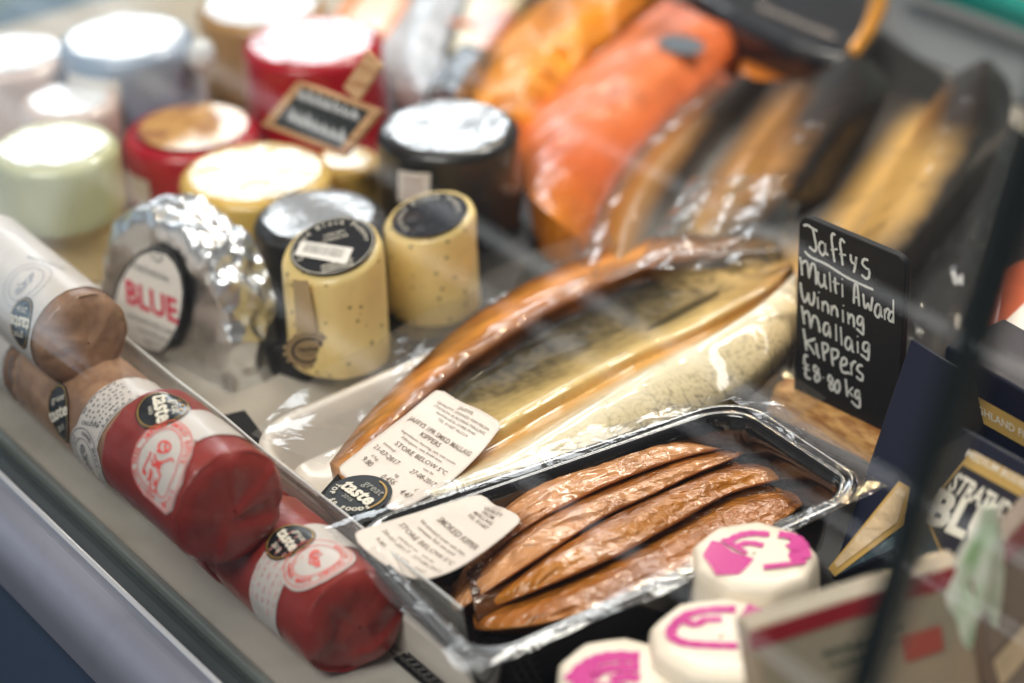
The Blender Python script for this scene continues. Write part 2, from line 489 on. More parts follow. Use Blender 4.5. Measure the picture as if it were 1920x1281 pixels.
# ------------------------------------------------------------------ the setting
M_deck = mat('cream_deck', lin(188, 180, 168), rough=0.6, spec=0.25, var=0.08, vs=25, bump=0.05, bs=60)
M_ledge = mat('ledge_laminate', lin(176, 172, 164), rough=0.42, var=0.10, vs=24, c2=lin(158, 152, 142), c2s=14, c2t=(0.5, 0.7), rvar=0.12, bump=0.06, bs=900)
M_black_plastic = mat('black_plastic', lin(24, 23, 24), rough=0.3, var=0.15, vs=60, bump=0.1, bs=150)
M_steel = mat('grey_steel_panel', lin(120, 124, 130), rough=0.35, var=0.08, vs=20, metal=0.4)

mb = MB(); mb.box(W(-1.2, -0.195, -0.01), EV * 2.0, NV * 1.6, ZV * 0.01)
structure('counter_deck', mb, M_deck, smooth=False)
mb = MB(); mb.box(W(-1.2, -0.2475, -0.012), EV * 2.0, NV * 0.0515, ZV * 0.0115)
structure('counter_ledge', mb, M_ledge, smooth=False)


def extrude_profile(prof, e0, e1, mbx, n=2):
    vs = []
    for i in range(n):
        for (a, z) in prof: vs.append(W(e0 + (e1 - e0) * i / (n - 1), a, z))
    mbx.grid(vs, n, len(prof))


rail = thing('front_rail', 'layered metal rail with dark groove and white rounded nose along the counter edge', 'rail', W(0, -0.26, 0))
M_rail_grey = mat('rail_grey', lin(150, 158, 156), rough=0.25, var=0.06, vs=30, metal=0.5)
M_rail_dark = mat('rail_channel', lin(60, 70, 68), rough=0.2, var=0.16, vs=60, rvar=0.1, bump=0.08, bs=300, metal=0.25, coat=0.5)
M_rail_white = mat('rail_nose_metal', lin(158, 162, 178), rough=0.34, metal=0.55, var=0.04, coat=0.4, crough=0.12)
M_front = mat('front_panel_paint', lin(62, 78, 100), rough=0.35, var=0.06, coat=0.3)
mb = MB(); extrude_profile([(-0.2476, -0.004), (-0.2480, 0.0035), (-0.2488, 0.0042), (-0.2510, 0.0042), (-0.2518, 0.0034), (-0.2522, 0.0002)], -1.2, 0.8, mb)
obj('inner_strip', mb, M_rail_grey, rail)
mb = MB(); extrude_profile([(-0.2522, 0.0004), (-0.2535, 0.0012), (-0.2550, 0.0030), (-0.2562, 0.0026), (-0.2575, 0.0000), (-0.2610, -0.0012), (-0.2640, -0.0004), (-0.2650, 0.0022)], -1.2, 0.8, mb)
obj('glass_channel', mb, M_rail_dark, rail)
mb = MB(); extrude_profile([(-0.2650, 0.0010), (-0.2652, 0.0038), (-0.2657, 0.0046), (-0.2664, 0.0046), (-0.2668, 0.0036), (-0.2671, 0.0022)], -1.2, 0.8, mb)
obj('bright_lip', mb, mat('white_lip', lin(238, 238, 242), rough=0.35, coat=0.4, var=0.03), rail)
prof = [(-0.2671, 0.0022)] + [(-0.268 - 0.019 * math.sin(t), 0.0012 - 0.024 * (1 - math.cos(t))) for t in np.linspace(0, math.pi / 2, 12)] + [(-0.287, -0.034)]
mb = MB(); extrude_profile(prof, -1.2, 0.8, mb); obj('rounded_nose', mb, M_rail_white, rail)
mb = MB(); extrude_profile([(-0.2862, -0.032), (-0.2840, -0.037), (-0.2835, -0.05), (-0.2835, -0.9)], -1.2, 0.8, mb); obj('front_panel', mb, M_front, rail)

# ventilation grille between ledge and trays
gr = thing('vent_grille', 'black plastic ventilation grille in the deck below the right red roll', 'grille', W(0.27, -0.19, 0.001))
mb = MB(); mb.box(W(0.185, -0.1985, 0.0005), EV * 0.32, NV * 0.13, ZV * 0.001); obj('tray_well', mb, M_black_plastic, gr, smooth=False)
mb = MB()
for i in range(40):
    e0 = 0.19 + 0.0042 * i
    mb.tube([W(e0, -0.1975, 0.0025), W(e0 + 0.010, -0.180, 0.0028), W(e0 + 0.002, -0.160, 0.0026)], 0.0007, 6)
for j in range(9):
    mb.tube([W(0.188, -0.1968 + 0.0042 * j, 0.0030), W(0.36, -0.1968 + 0.0042 * j, 0.0030)], 0.0007, 6)
obj('lattice', mb, mat('grille_plastic', lin(60, 56, 54), rough=0.35, var=0.1), gr)

# black tray mat the fish lie on
mt = MB(); mt.prism([at(x, y, 0.006) for x, y in ((640, 130), (905, 420), (1010, 540), (1330, 640), (1440, 800), (1400, 1000), (1400, 1200), (2700, 1200), (2700, 560), (2000, 300), (1660, 60), (1250, -60), (760, -60))], (0, 0, -0.0055))
o = single('fish_mat', mt, M_black_plastic, 'flat black plastic mat under the salmon and whole kipper packs', 'mat', smooth=False)
bevelmod(o, 0.002)
# back wall panel of the case
mb = MB(); mb.prism([at(1180, -120, 0.0005), at(2050, 260, 0.0005), at(3000, 640, 0.0005), at(3000, 330, 0.0005), at(2050, 30, 0.0005), at(1560, -150, 0.0005)], (0, 0, 0.0035))
o = single('deck_panel', mb, M_steel, 'grey steel panel on the deck behind the kipper packs', 'panel', smooth=False)
gs = MB(); gs.box(at(1700, -22, 0.02), at(2700, 343.5, 0.02) - at(1700, -22, 0.02), (at(1990, 52, 0.02) - at(1990, 84, 0.02)), ZV * 0.012)
M_teal = mat('teal_glass_edge', lin(22, 128, 118), rough=0.1, var=0.1, vs=40, coat=0.8, spec=0.6)
single('glass_shelf', gs, M_teal, 'thick glass shelf with a teal edge in the far corner of the case', 'shelf', smooth=False)
mb = MB(); mb.box(at(1760, -60, 0.012), at(2700, 292.5, 0.012) - at(1760, -60, 0.012), at(2000, -40, 0.012) - at(2000, 30, 0.012), ZV * 0.01)
single('shelf_board', mb, mat('beige_board', lin(190, 180, 160), rough=0.5), 'beige board lying beyond the teal glass shelf edge', 'board', smooth=False)
mb = MB(); mb.box(W(-0.575, -0.24, 0.0), EV * 0.012, NV * 1.4, ZV * 0.12)
single('end_panel', mb, mat('blue_green_end_panel', lin(112, 138, 160), rough=0.6, c2=lin(138, 156, 136), c2s=12, c2t=(0.45, 0.6), var=0.08), 'blue and greenish end panel of the case beyond the pale cheeses', 'panel', smooth=False)
mb = MB(); mb.box(W(-1.2, 1.2, -0.01), EV * 3.4, NV * 0.03, ZV * 0.40)
structure('back_wall', mb, mat('back_wall_paint', lin(86, 104, 122), rough=0.6, c2=lin(112, 122, 108), c2s=9), smooth=False)
# ------------------------------------------------------------------ truckles of cheese
M_wax = {}


def wax(key, c, **k):
    if key not in M_wax:
        d = dict(rough=0.32, coat=0.5, crough=0.12, var=0.07, vs=35, bump=0.08, bs=90, cbump=(0.35, 45, 0.003)); d.update(k)
        M_wax[key] = mat(key, c, **d)
    return M_wax[key]


M_wrap_top = lambda n, c: mat(n, c, rough=0.2, coat=1.0, crough=0.07, spec=0.9, var=0.08, bump=0.55, bs=45, bd=3, bdist=0.0030)  # pale film tops hold the window glare in their base colour


def truckle(name, label, px, py, zt, rx, h, mside, mtop=None, group=None, tt=(0, 0), bev=0.006, wob=0.0006, seg=64, part='wax_coat', toppart='film_top'):
    top = at(px, py, zt); r = rx * depth(top) / F; base = np.array([top[0], top[1], zt - h])
    t = thing(name, label, 'cheese', base, group)
    s1 = random.uniform(0, 50)

    def P(rr, z, q):
        w = 1 + wob / r * 2 * nz((math.cos(q) * 2, math.sin(q) * 2, z * 40), 1.0, s1)
        x, y = rr * w * math.cos(q), rr * w * math.sin(q)
        k = z / h
        return base + np.array([x, y, z + k * k * (tt[0] * x + tt[1] * y)])
    prof = [(r * 0.5, 0.0003), (r - 0.003, 0.0), (r - 0.0008, 0.0012), (r, 0.004)] + [(r, 0.004 + (h - bev - 0.004) * i / 6) for i in range(1, 7)]
    prof += [(r - bev * (1 - math.cos(a)), h - bev * (1 - math.sin(a))) for a in np.linspace(0.25, math.pi / 2, 5)]
    tp = [(r - bev, h)] + [((r - bev) * k, h - 0.0003) for k in (0.93, 0.8, 0.6, 0.4, 0.2, 0.02)]
    mb = MB(); mb.grid([P(a, z, 2 * math.pi * i / seg) for i in range(seg) for a, z in prof], seg, len(prof), True)
    obj(part, mb, mside, t)
    mb = MB(); mb.grid([P(a, z + 0.0002 + 0.0006 * nz((a * math.cos(2 * math.pi * i / seg), a * math.sin(2 * math.pi * i / seg), s1), 70), 2 * math.pi * i / seg) for i in range(seg) for a, z in tp], seg, len(tp), True)
    obj(toppart, mb, mtop or mside, t)
    surf = Plane(base + ZV * (h + 0.0006), np.array([1, 0, tt[0]]), np.array([0, 1, tt[1]])); side = Upright(base, r + 0.0007)
    return t, surf, side, r


G = 'waxed cheese truckles on the deck'
M_silver_glare = M_wrap_top('silver_film_glare', lin(150, 156, 164))  # silver is glare put into the film colour over black wax
M_blackwax = wax('black_wax', lin(30, 31, 34), rough=0.35)
M_yellow = wax('yellow_wax', lin(214, 178, 92), sss=0.1)
M_speck = wax('speckled_cheese', lin(232, 206, 138), specks=(165, 0.13, lin(70, 58, 40)), coat=0.3, sss=0.1, rough=0.4)
M_red = wax('red_wax', lin(168, 12, 34), coat=0.6)

# pale wheels in the far corner
t, s, u, r = truckle('pale_cheese', 'pinkish cheese wheel with a white top in the far corner at the picture edge', 18, 100, 0.07, 112, 0.07, wax('pale_pink_rind', lin(204, 184, 176)), M_wrap_top('white_rind_top', lin(226, 228, 232)), 'pale wheels in the far corner')
t, s, u, r = truckle('pale_cheese', 'small pinkish cheese wheel half hidden between the sage and grey cheeses', 128, 185, 0.062, 92, 0.062, wax('pale_pink_rind', None), M_wrap_top('white_rind_top', lin(226, 228, 232)), 'pale wheels in the far corner')
# A grey blue
t, s, u, r = truckle('cheese_truckle', 'large grey blue waxed cheese with a cream side label', 235, 68, 0.078, 126, 0.078, wax('grey_blue_wax', lin(140, 156, 178)), M_wrap_top('pale_film_glare', lin(205, 210, 215)), G)
mb = MB(); a0 = u.inv(128, 140)[0]; a1 = u.inv(222, 140)[0]; put_band(mb, u.pt, a0, a1, 0.024, 0.068, 0.0004, 14, 6)
obj('side_label', mb, M_white_label, t)
# B tan
truckle('cheese_truckle', 'tan cheese with white glare on its film top at the back between grey and red cheeses', 490, 8, 0.055, 122, 0.055, wax('tan_wax', lin(172, 132, 84)), M_wrap_top('pale_film_glare', lin(205, 210, 215)), G)
# C red large
truckle('cheese_truckle', 'large red waxed cheese behind the wood framed chalk tag', 586, 76, 0.072, 133, 0.072, M_red, M_wrap_top('red_film_glare', lin(196, 120, 124)), G)
# E red small with gold lid
t, s, u, r = truckle('cheese_truckle', 'smaller red waxed cheese with a golden printed lid and white side sticker', 356, 242, 0.046, 127, 0.046, M_red, M_wrap_top('red_wax_top', lin(150, 16, 36)), G)
d = Decal(s, c=(0.002, 0), d=(1, 0)); mb = MB(); put_disc(mb, d, r * 0.80, r * 0.80, 0.0012); obj('lid_label', mb, mat('golden_lid', lin(196, 150, 84), rough=0.22, coat=1, var=0.25, vs=70, c2=lin(150, 100, 60), c2s=60, bump=0.2, bs=70, bdist=0.003), t)
mb = MB(); a0 = u.inv(238, 340)[0]; a1 = u.inv(280, 345)[0]; put_band(mb, u.pt, a0, a1, 0.012, 0.030, 0.0005, 8, 4); obj('side_sticker', mb, M_white_label, t)
# F sage over cream
truckle('cheese_truckle', 'cream coloured cheese underneath the pale sage cheese', 104, 372, 0.040, 122, 0.040, wax('cream_rind', lin(206, 186, 142)), None, G)
truckle('cheese_truckle', 'pale sage green waxed cheese stacked on a cream one', 100, 270, 0.0803, 121, 0.040, wax('sage_wax', lin(190, 192, 152)), M_wrap_top('sage_film_glare', lin(206, 206, 170)), G)
# G yellow
truckle('cheese_truckle', 'plain yellow cheese with cracked white glare on its film top behind the foil cheese', 479, 322, 0.055, 143, 0.055, M_yellow, M_wrap_top('yellow_film_glare', lin(222, 198, 140)), G)
# H yellow under tag
truckle('cheese_truckle', 'small yellow cheese tucked under the wood framed chalk tag', 648, 296, 0.046, 66, 0.046, M_yellow, M_wrap_top('yellow_film_glare', lin(222, 198, 140)), G)
# I black with price sticker
t, s, u, r = truckle('cheese_truckle', 'black waxed cheese with a small square price sticker', 838, 236, 0.075, 135, 0.075, M_blackwax, M_silver_glare, G)
pl = Decal(u, (750, 348), (806, 352)); mb = MB()
ab = [u.inv(*q) for q in ((748, 318), (808, 324), (805, 380), (747, 376))]; put_poly(mb, u.pt, ab, 0.0006, 4); st = obj('price_sticker', mb, M_receipt, t)
mb = MB()
for y, txt, sz in ((0.0042, 'PRICE', 0.0030), (0.0, '£ 9.95', 0.0036), (-0.0042, 'each', 0.0030)): put_stroke(mb, lambda a, b, o: pl.pt(a, b, o), [(-0.006, y), (-0.002, y + 0.0003), (0.003, y - 0.0003), (0.006, y)], 0.0013, 0.0009)
obj('faded_print', mb, mat('faded_ink', lin(150, 100, 84)), st)
# black display base, J black
mb = MB(); mb.prism([at(x, y, 0.016) for x, y in ((472, 560), (495, 645), (560, 668), (640, 676), (760, 688), (955, 556), (1012, 440), (905, 350), (640, 420))], (0, 0, -0.0155))
o = single('display_base', mb, mat('matt_black_base', lin(22, 22, 24), rough=0.6, var=0.1), 'low matt black display base under the speckled and black cheeses', 'base', smooth=False); bevelmod(o, 0.002)
truckle('cheese_truckle', 'black waxed cheese with silver glare on its film top behind the barcode lid cheese', 598, 403, 0.062, 125, 0.046, M_blackwax, M_silver_glare, G)
# L speckled, back
t, s, u, r = truckle('cheese_truckle', 'speckled yellow cheese with a glaring black lid below the price sticker', 806, 402, 0.070, 87, 0.054, M_speck, wax('speckled_rim', lin(222, 200, 140)), G, tt=(0.18, 0.10), bev=0.004)
d = Decal(s, (740, 425), (872, 388)); mb = MB(); put_disc(mb, d, r * 0.84, r * 0.84, 0.0011); lid = obj('lid_label', mb, mat('black_lid', lin(34, 36, 42), rough=0.16, coat=1, crough=0.06, bump=0.3, bs=55, bdist=0.003), t)
mb = MB(); put_arc_text(mb, d, 'Cracked Black Pepper', r * 0.66, 95, 0.0042, 0.0016); obj('lettering', mb, M_cream_ink, lid)
# K speckled, front, with barcode lid and rosette
t, s, u, r = truckle('cheese_truckle', 'speckled yellow cheese with a black barcode lid and paper rosette ribbon', 622, 463, 0.078, 96, 0.062, M_speck, wax('speckled_rim', None), G, tt=(0.16, 0.22), bev=0.005)
d = Decal(s, (560, 482), (690, 447)); mb = MB(); put_disc(mb, d, r * 0.86, r * 0.86, 0.0011); lid = obj('lid_label', mb, mat('black_lid_matt', lin(26, 28, 33), rough=0.3, coat=0.4), t)
mb = MB(); put_ring(mb, d, r * 0.82, r * 0.82, 0.0004, 0.0015); put_arc_text(mb, d, 'Cracked Black Pepper', r * 0.68, 92, 0.0040, 0.0015, bold=0.012)
for k, txt in enumerate(('ORKNEY', 'CHEDDAR')): put_text(mb, d, txt, 0.002, 0.0085 - 0.0036 * k, 0.0028, 0.0015)
for k in range(3): put_stroke(mb, d.pt, [(-0.008, -0.0135 - 0.0022 * k), (0.0, -0.0133 - 0.0022 * k), (0.008, -0.0136 - 0.0022 * k)], 0.0007, 0.0015)
obj('lettering', mb, M_cream_ink, lid)
mb = MB(); q = [s.inv(*p) for p in ((567, 456), (664, 470), (650, 500), (553, 482))]; put_poly(mb, s.pt, q, 0.0016, 2); bc = obj('barcode_sticker', mb, M_white_label, lid)
mb = MB(); q = [np.array(x) for x in q]
random.seed(3)
for k in range(26):
    f = 0.12 + 0.76 * k / 25; wv = random.choice((0.35, 0.6, 1.0)) * 0.00045
    a = q[0] + (q[1] - q[0]) * f; b = q[3] + (q[2] - q[3]) * f
    put_stroke(mb, s.pt, [a + (b - a) * 0.15, a + (b - a) * 0.72], wv, 0.0019)
obj('bars', mb, M_black_print, bc)
# ribbon and rosette
M_kraft = mat('kraft_tag', lin(176, 152, 112), rough=0.6, var=0.08, vs=200)
ab = [u.inv(*p) for p in ((552, 522), (580, 524), (598, 640), (560, 640))]
mb = MB(); put_poly(mb, u.pt, ab, 0.0012, 6); rb = obj('ribbon', mb, M_kraft, t)
rp = Plane(u.pt(*u.inv(582, 640), 0.002), np.array([1, 0.12, 0]), np.array([0, -0.25, 1]))
c0 = rp.inv(577, 655); dd = Decal(rp, c=c0, d=(1, -0.06)); mb = MB(); vs = []
R0 = 0.0125
for i in range(32):
    a = 2 * math.pi * i / 32; k = R0 * (1.0 if i % 2 else 0.84); vs.append((k * math.cos(a), k * math.sin(a) * 1.05))
mb.prism([dd.pt(x, y, 0.0006) for x, y in vs], rp.n * -0.0005); ro = obj('rosette', mb, M_kraft, rb, smooth=False)
mb = MB(); put_ring(mb, dd, R0 * 0.66, R0 * 0.70, 0.0017, 0.0009); put_text(mb, dd, 'taste', 0, 0.0010, 0.0052, 0.0009, bold=0.02); put_text(mb, dd, 'CHEESE', 0, -0.0030, 0.0020, 0.0009)
put_ring(mb, dd, R0 * 0.86, R0 * 0.90, 0.0003, 0.0009); obj('seal_print', mb, mat('seal_ink', lin(74, 68, 60)), ro)

# ------------------------------------------------------------------ wood framed chalk tag
tg = thing('chalk_tag', 'small chalkboard tag with wood frame and stick leaning on cheese', 'price tag', at(600, 260, 0.06))
M_pine = mat('pale_pine', lin(206, 164, 122), rough=0.5, c2=lin(176, 128, 86), c2s=30, aniso=(1, 1, 12), var=0.08)
M_slate = mat('chalkboard_black', lin(42, 46, 48), rough=0.55, var=0.2, vs=30, bump=0.05, bs=200)
pA, pB, pD = at(557, 152, 0.105), at(712, 204, 0.105), at(489, 232, 0.080)
tp = Plane(pA, pB - pA, pA - pD)
Q = [np.array(onplane(x, y, tp.o, tp.n)) for x, y in ((557, 150), (714, 206), (644, 294), (488, 234))]
cen = sum(Q) / 4; Qi = [cen + (q - cen) * 0.80 for q in Q]
mb = MB()
for i in range(4): mb.prism([Q[i], Q[(i + 1) % 4], Qi[(i + 1) % 4], Qi[i]], -tp.n * 0.004)
o = obj('frame', mb, M_pine, tg, smooth=False); bevelmod(o, 0.0008)
mb = MB(); mb.prism([q - tp.n * 0.0012 for q in [cen + (q - cen) * 0.82 for q in Q]], -tp.n * 0.0018); obj('slate', mb, M_slate, tg, smooth=False)
mb = MB(); a, b = onplane(655, 178, tp.o, tp.n), onplane(702, 108, tp.o, tp.n); sd = nrm(np.cross(b - a, tp.n)) * 0.0065
mb.prism([a - sd, a + sd, b + sd, b - sd], -tp.n * 0.003); o = obj('stick', mb, M_pine, tg, smooth=False); bevelmod(o, 0.0008)
mb = MB(); dt = Decal(tp, (560, 185), (650, 218)); random.seed(5)
for row, (L, R_) in enumerate((((556, 178), (665, 218)), ((540, 218), (635, 258)))):
    d2 = Decal(tp, L, R_); x = -d2.len / 2
    while x < d2.len / 2:
        k = random.uniform(0.004, 0.006); hh = random.uniform(0.003, 0.0055)
        put_stroke(mb, d2.pt, [(x, -0.002), (x + k * .3, hh), (x + k * .5, -0.002), (x + k * .8, hh * .5), (x + k, -0.002)], 0.0013, -0.0009); x += k + 0.0012
obj('chalk_writing', mb, mat('chalk', lin(190, 192, 194), rough=0.9, var=0.2, vs=500), tg)

# clear peg between the back cheeses
mb = MB(); b = at(385, 190, 0.04)
mb.tube([b + ZV * k for k in (-0.04, 0.0, 0.022)], 0.0022, 10); mb.tube([b + ZV * (0.030 + 0.010 * math.sin(q)) for q in np.linspace(-1.5, 1.5, 9)], [0.0002 + 0.009 * math.cos(q) for q in np.linspace(-1.5, 1.5, 9)], 16)
single('clear_peg', mb, mat('clear_acrylic', lin(200, 205, 210), rough=0.06, coat=1, spec=0.9), 'short clear peg with a round head between grey and tan cheeses', 'peg')

# ------------------------------------------------------------------ foil wrapped half round
A, B = at(188, 612, 0.0), at(437, 742, 0.0)
xd = nrm(B - A); wid = np.linalg.norm(B - A); ce = (A + B) / 2; back = nrm(np.cross(ZV, xd)); back = back if back @ NV > 0 else -back
ft = thing('foil_cheese', 'half round blue cheese wrapped in crumpled silver foil, arched label facing out', 'cheese', ce)
yd = nrm(ZV + back * 0.10); H, T = 0.078, 0.034
mb = MB(); vs = []; nu, prof = 150, []
for k in np.linspace(0.0, 1, 16): prof.append((0.02 + 0.91 * k, 0.0))
for a in np.linspace(0.2, math.pi / 2, 6): prof.append((0.93 + 0.07 * math.sin(a), 0.006 * (1 - math.cos(a)) / 1))
for k in np.linspace(0.08, 1, 22): prof.append((1.0 - 0.05 * k * k, 0.006 + (T - 0.008) * k))
for k in np.linspace(0.9, 0.05, 7): prof.append((0.95 * k, T))
for i in range(nu):
    q = math.pi * i / (nu - 1)
    ox = math.copysign(abs(math.cos(q)) ** 0.92, math.cos(q)) * wid / 2; oy = abs(math.sin(q)) ** 0.80 * H
    for (k, zz) in prof:
        p = ce + xd * (ox * k) + yd * (oy * k) + back * zz
        crum = 0.45 if k < 0.86 and zz == 0 else 1.0
        V_ = Vector(p); w1 = abs(nz(p, 24, 3)) * 0.0070 + noise.voronoi(V_ * 48 + Vector((nz(p, 40, 1), nz(p, 40, 5), 0)) * 0.6)[0][0] * 0.0080 + noise.voronoi(V_ * 120)[0][0] * 0.0034
        d_ = nrm(xd * ox / wid * 2 + yd * oy / H + 1e-6) if zz > 0 else -back
        p = p + d_ * (w1 - 0.0062) * crum * (0.5 if zz == 0 else 1.0)
        if p[2] < 0: p[2] = 0.0
        vs.append(p)
mb.grid(vs, nu, len(prof))
M_foil = mat('crumpled_foil', lin(232, 235, 238), rough=0.30, metal=1.0, var=0.04, bump=0.12, bs=160, bd=2, bdist=0.002)
obj('foil', mb, M_foil, ft, smooth=True, sharp=14)
fp = Plane(ce - back * 0.0042, xd, yd)
rim = [(210, 572), (222, 528), (242, 493), (264, 471), (290, 461), (316, 468), (334, 487), (345, 512), (350, 545), (347, 583), (336, 622), (320, 650), (306, 668), (270, 652), (230, 632), (205, 614)]
pl_ = [fp.inv(*q) for q in rim]; cc = np.mean(pl_, axis=0)
mb = MB(); put_poly(mb, fp.pt, pl_, 0.0006, 4); lb = obj('label_border', mb, mat('label_black', lin(40, 46, 52), rough=0.3, coat=0.5), ft)
mb = MB(); put_poly(mb, fp.pt, [cc + (q - cc) * (0.915 if k < 13 else 0.985) for k, q in enumerate(pl_)], 0.0010, 4); lf = obj('label_face', mb, M_white_label, lb)
d = Decal(fp, (251, 551), (319, 579)); mb = MB(); put_text(mb, d, 'BLUE', 0.001, 0.0, 0.0185, 0.0014, bold=0.03, sp=1.02); obj('red_title', mb, mat('title_red', lin(206, 62, 84), rough=0.5, var=0.1), lf)
mb = MB(); put_ring(mb, d, 0.005, 0.005, 0.0008, 0.0014, cx=0.008, cy=0.029, seg=24); put_text(mb, d, 'S', 0.008, 0.029, 0.006, 0.0014); obj('emblem', mb, M_grey_ink, lf); mb = MB()
put_text(mb, d, 'STRATHDON', 0.001, 0.0165, 0.0052, 0.0014)
for k, txt in enumerate(('HIGHLAND FINE CHEESES', 'creamy blue cheese', 'made in Tain')): put_text(mb, d, txt, 0.0015, -0.0125 - 0.0052 * k, 0.0036, 0.0014)
obj('small_print', mb, M_grey_ink, lf)

# ------------------------------------------------------------------ butter rolls
M_brown = mat('brown_paper', lin(158, 124, 98), rough=0.5, coat=0.35, crough=0.15, var=0.10, vs=80, c2=lin(132, 100, 78), c2s=50, bump=0.35, bs=160, bd=4, bdist=0.0012)
M_redp = mat('red_paper', lin(140, 46, 40), rough=0.42, coat=0.35, crough=0.14, var=0.08, vs=60, c2=lin(124, 38, 33), c2s=30, bump=0.22, bs=110, bd=3, bdist=0.0012)
M_blabel = mat('roll_label', lin(202, 196, 192), rough=0.5, coat=0.3, crough=0.14, var=0.04, vs=60)
GB = 'paper wrapped butter rolls along the ledge'


def roll(label, e0, e1, n0, z0, r, m, n1=None, seed=0, folds=5, flare=0.0):
    n1 = n0 if n1 is None else n1
    a, b = W(e0, n0, z0), W(e1, n1, z0); ax = nrm(b - a); Lg = np.linalg.norm(b - a)
    t = thing('butter_roll', label, 'butter', (a + b) / 2 * np.array([1, 1, 0]) + ZV * (z0 - r), GB)
    cy = Cyl(a, ax, r); seg, na = 96, 40; vs = []

    def rr(x, q):
        k = 1 + 0.020 * nz((x * 30, math.cos(q) * 1.2, math.sin(q) * 1.2), 1.0, seed) + 0.010 * nz((x * 110, math.cos(q) * 4, math.sin(q) * 4), 1.0, seed + 5)
        de = min(x, Lg - x)      # creases run in from the folded ends
        k += 0.030 * nz((math.cos(q) * 5, math.sin(q) * 5, seed), 1.0, 3) * math.exp(-max(de, 0) / 0.010) + 0.006 * nz((x * 60 + 2 * math.sin(q), math.cos(q) * 7, math.sin(q) * 7), 1.0, seed + 2)
        return r * k

    def P(x, q, k): return cy.c + ax * x + k * (math.cos(q) * cy.z + math.sin(q) * cy.sd)
    rows = []
    xs = np.linspace(0.0045, Lg - 0.0045, na)
    def cap(x0, sgn, s2):
        return [(k, x0, sgn, s2) for k in (0.992, 0.97, 0.93, 0.88, 0.82, 0.75, 0.68, 0.6, 0.52, 0.44, 0.35, 0.26, 0.17, 0.09, 0.02)]
    rnd_ = random.Random(seed + 100)
    creases = [(rnd_.uniform(0, 6.28), rnd_.uniform(-0.1, 0.45), rnd_.uniform(-0.5, 0.2), rnd_.choice((-1, 1)) * rnd_.uniform(0.0006, 0.0013)) for _ in range(folds)]

    def crease(x, y):
        w = 0.0
        for (th, off_, t0, am) in creases:
            d_ = x * math.cos(th) + y * math.sin(th) - off_; t_ = -x * math.sin(th) + y * math.cos(th)
            w += am * math.tanh(d_ / 0.05) * max(0.0, min(1.0, (t_ - t0) / 0.25))
        return w
    specs = [('cap', *c) for c in cap(0.004, -1, seed + 20)][::-1] + [('body', x) for x in xs] + [('cap', *c) for c in cap(Lg - 0.004, 1, seed + 31)]
    for sp_ in specs:
        for i in range(seg):
            q = 2 * math.pi * i / seg
            if sp_[0] == 'body':
                x = sp_[1]; vs.append(P(x, q, rr(x, q) - 0.0001))
            else:
                _, k, x0, sg, s2 = sp_
                dome = 0.0085 * (1 - k ** 6)
                xx, yy = k * math.cos(q), k * math.sin(q)
                w = crease(xx, yy) + 0.0012 * nz((xx * 1.6, yy * 1.6, s2), 1.0) + 0.0004 * nz((xx * 6, yy * 6, s2), 1.0)
                lip = 0.0
                vs.append(P(x0 + sg * (dome * 0.6 + w * (1 if k < 0.94 else 0.2) + lip), q, rr(x0, q) * k * (1 + 0.02 * nz((math.cos(q) * 3, math.sin(q) * 3, s2), 1.0))))
    mb = MB(); mb.grid(vs, len(specs), seg + 0)
    n, b0 = len(specs), 0
    mb.f += [(i * seg + seg - 1, (i + 1) * seg + seg - 1, (i + 1) * seg, i * seg) for i in range(n - 1)]
    obj('paper_wrap', mb, m, t, sharp=24)

    def pt(a_, b_, off=0.0):
        q = b_ / r; return P(a_, q, rr(a_, q) + off)
    cy.pt = pt
    return t, cy, Lg


def badge(t, cy, L, R_, rx=0.0095, ry=0.0115, words=('great', 'taste', 'TOP 50'), cx=0.0, cyy=0.0, stars=False):
    d = Decal(cy, L, R_); sc_ = d.len / 0.0165
    mb = MB(); put_disc(mb, d, rx, ry, 0.0007, cx, cyy); bd = obj('award_badge', mb, M_badge, t)
    mb = MB(); put_ring(mb, d, rx * 0.92, ry * 0.93, 0.0005, 0.0010, 0, 360, cx=cx, cy=cyy)
    if stars:
        for k in range(3):
            a = math.radians(60 + 30 * k)
            put_disc(mb, d, 0.0010, 0.0010, 0.0010, cx + rx * 0.6 * math.cos(a), cyy + ry * 0.72 * math.sin(a), seg=5, rings=1)
    obj('gold_ring', mb, M_gold, bd)
    mb = MB(); put_text(mb, d, words[1], 0, 0.0, d.len * 0.46, 0.0011, bold=0.03)
    put_text(mb, d, words[0], 0.001, ry * 0.46, d.len * 0.25, 0.0011); put_text(mb, d, words[2], 0, -ry * 0.50, d.len * 0.20, 0.0011)
    obj('lettering', mb, M_cream_ink, bd)
    return bd


def emblem(mb, d, s, cx=0, cy=0, off=0.0011, w=0.0006):
    zz = [[(360, 640), (390, 600), (440, 605), (470, 640)], [(350, 670), (390, 690), (450, 680), (470, 640)], [(380, 610), (368, 650), (390, 690)], [(430, 605), (420, 650), (450, 685)],
          [(300, 680), (290, 720), (250, 800), (235, 850)], [(330, 700), (350, 760), (400, 770), (480, 740)], [(480, 740), (492, 772)], [(350, 760), (320, 800), (310, 740)],
          [(400, 770), (360, 830), (380, 880), (350, 960), (340, 1010)], [(300, 820), (290, 900), (268, 912)], [(320, 840), (300, 920), (300, 1000)], [(340, 900), (330, 960), (362, 930)],
          [(290, 1000), (362, 1016)], [(380, 780), (340, 800), (382, 822)], [(235, 850), (260, 870), (250, 830)], [(360, 620), (300, 680), (340, 690)]]
    for st in zz: put_stroke(mb, d.pt, [(cx + (x - 360) * s, cy - (y - 810) * s) for x, y in st], w, off)


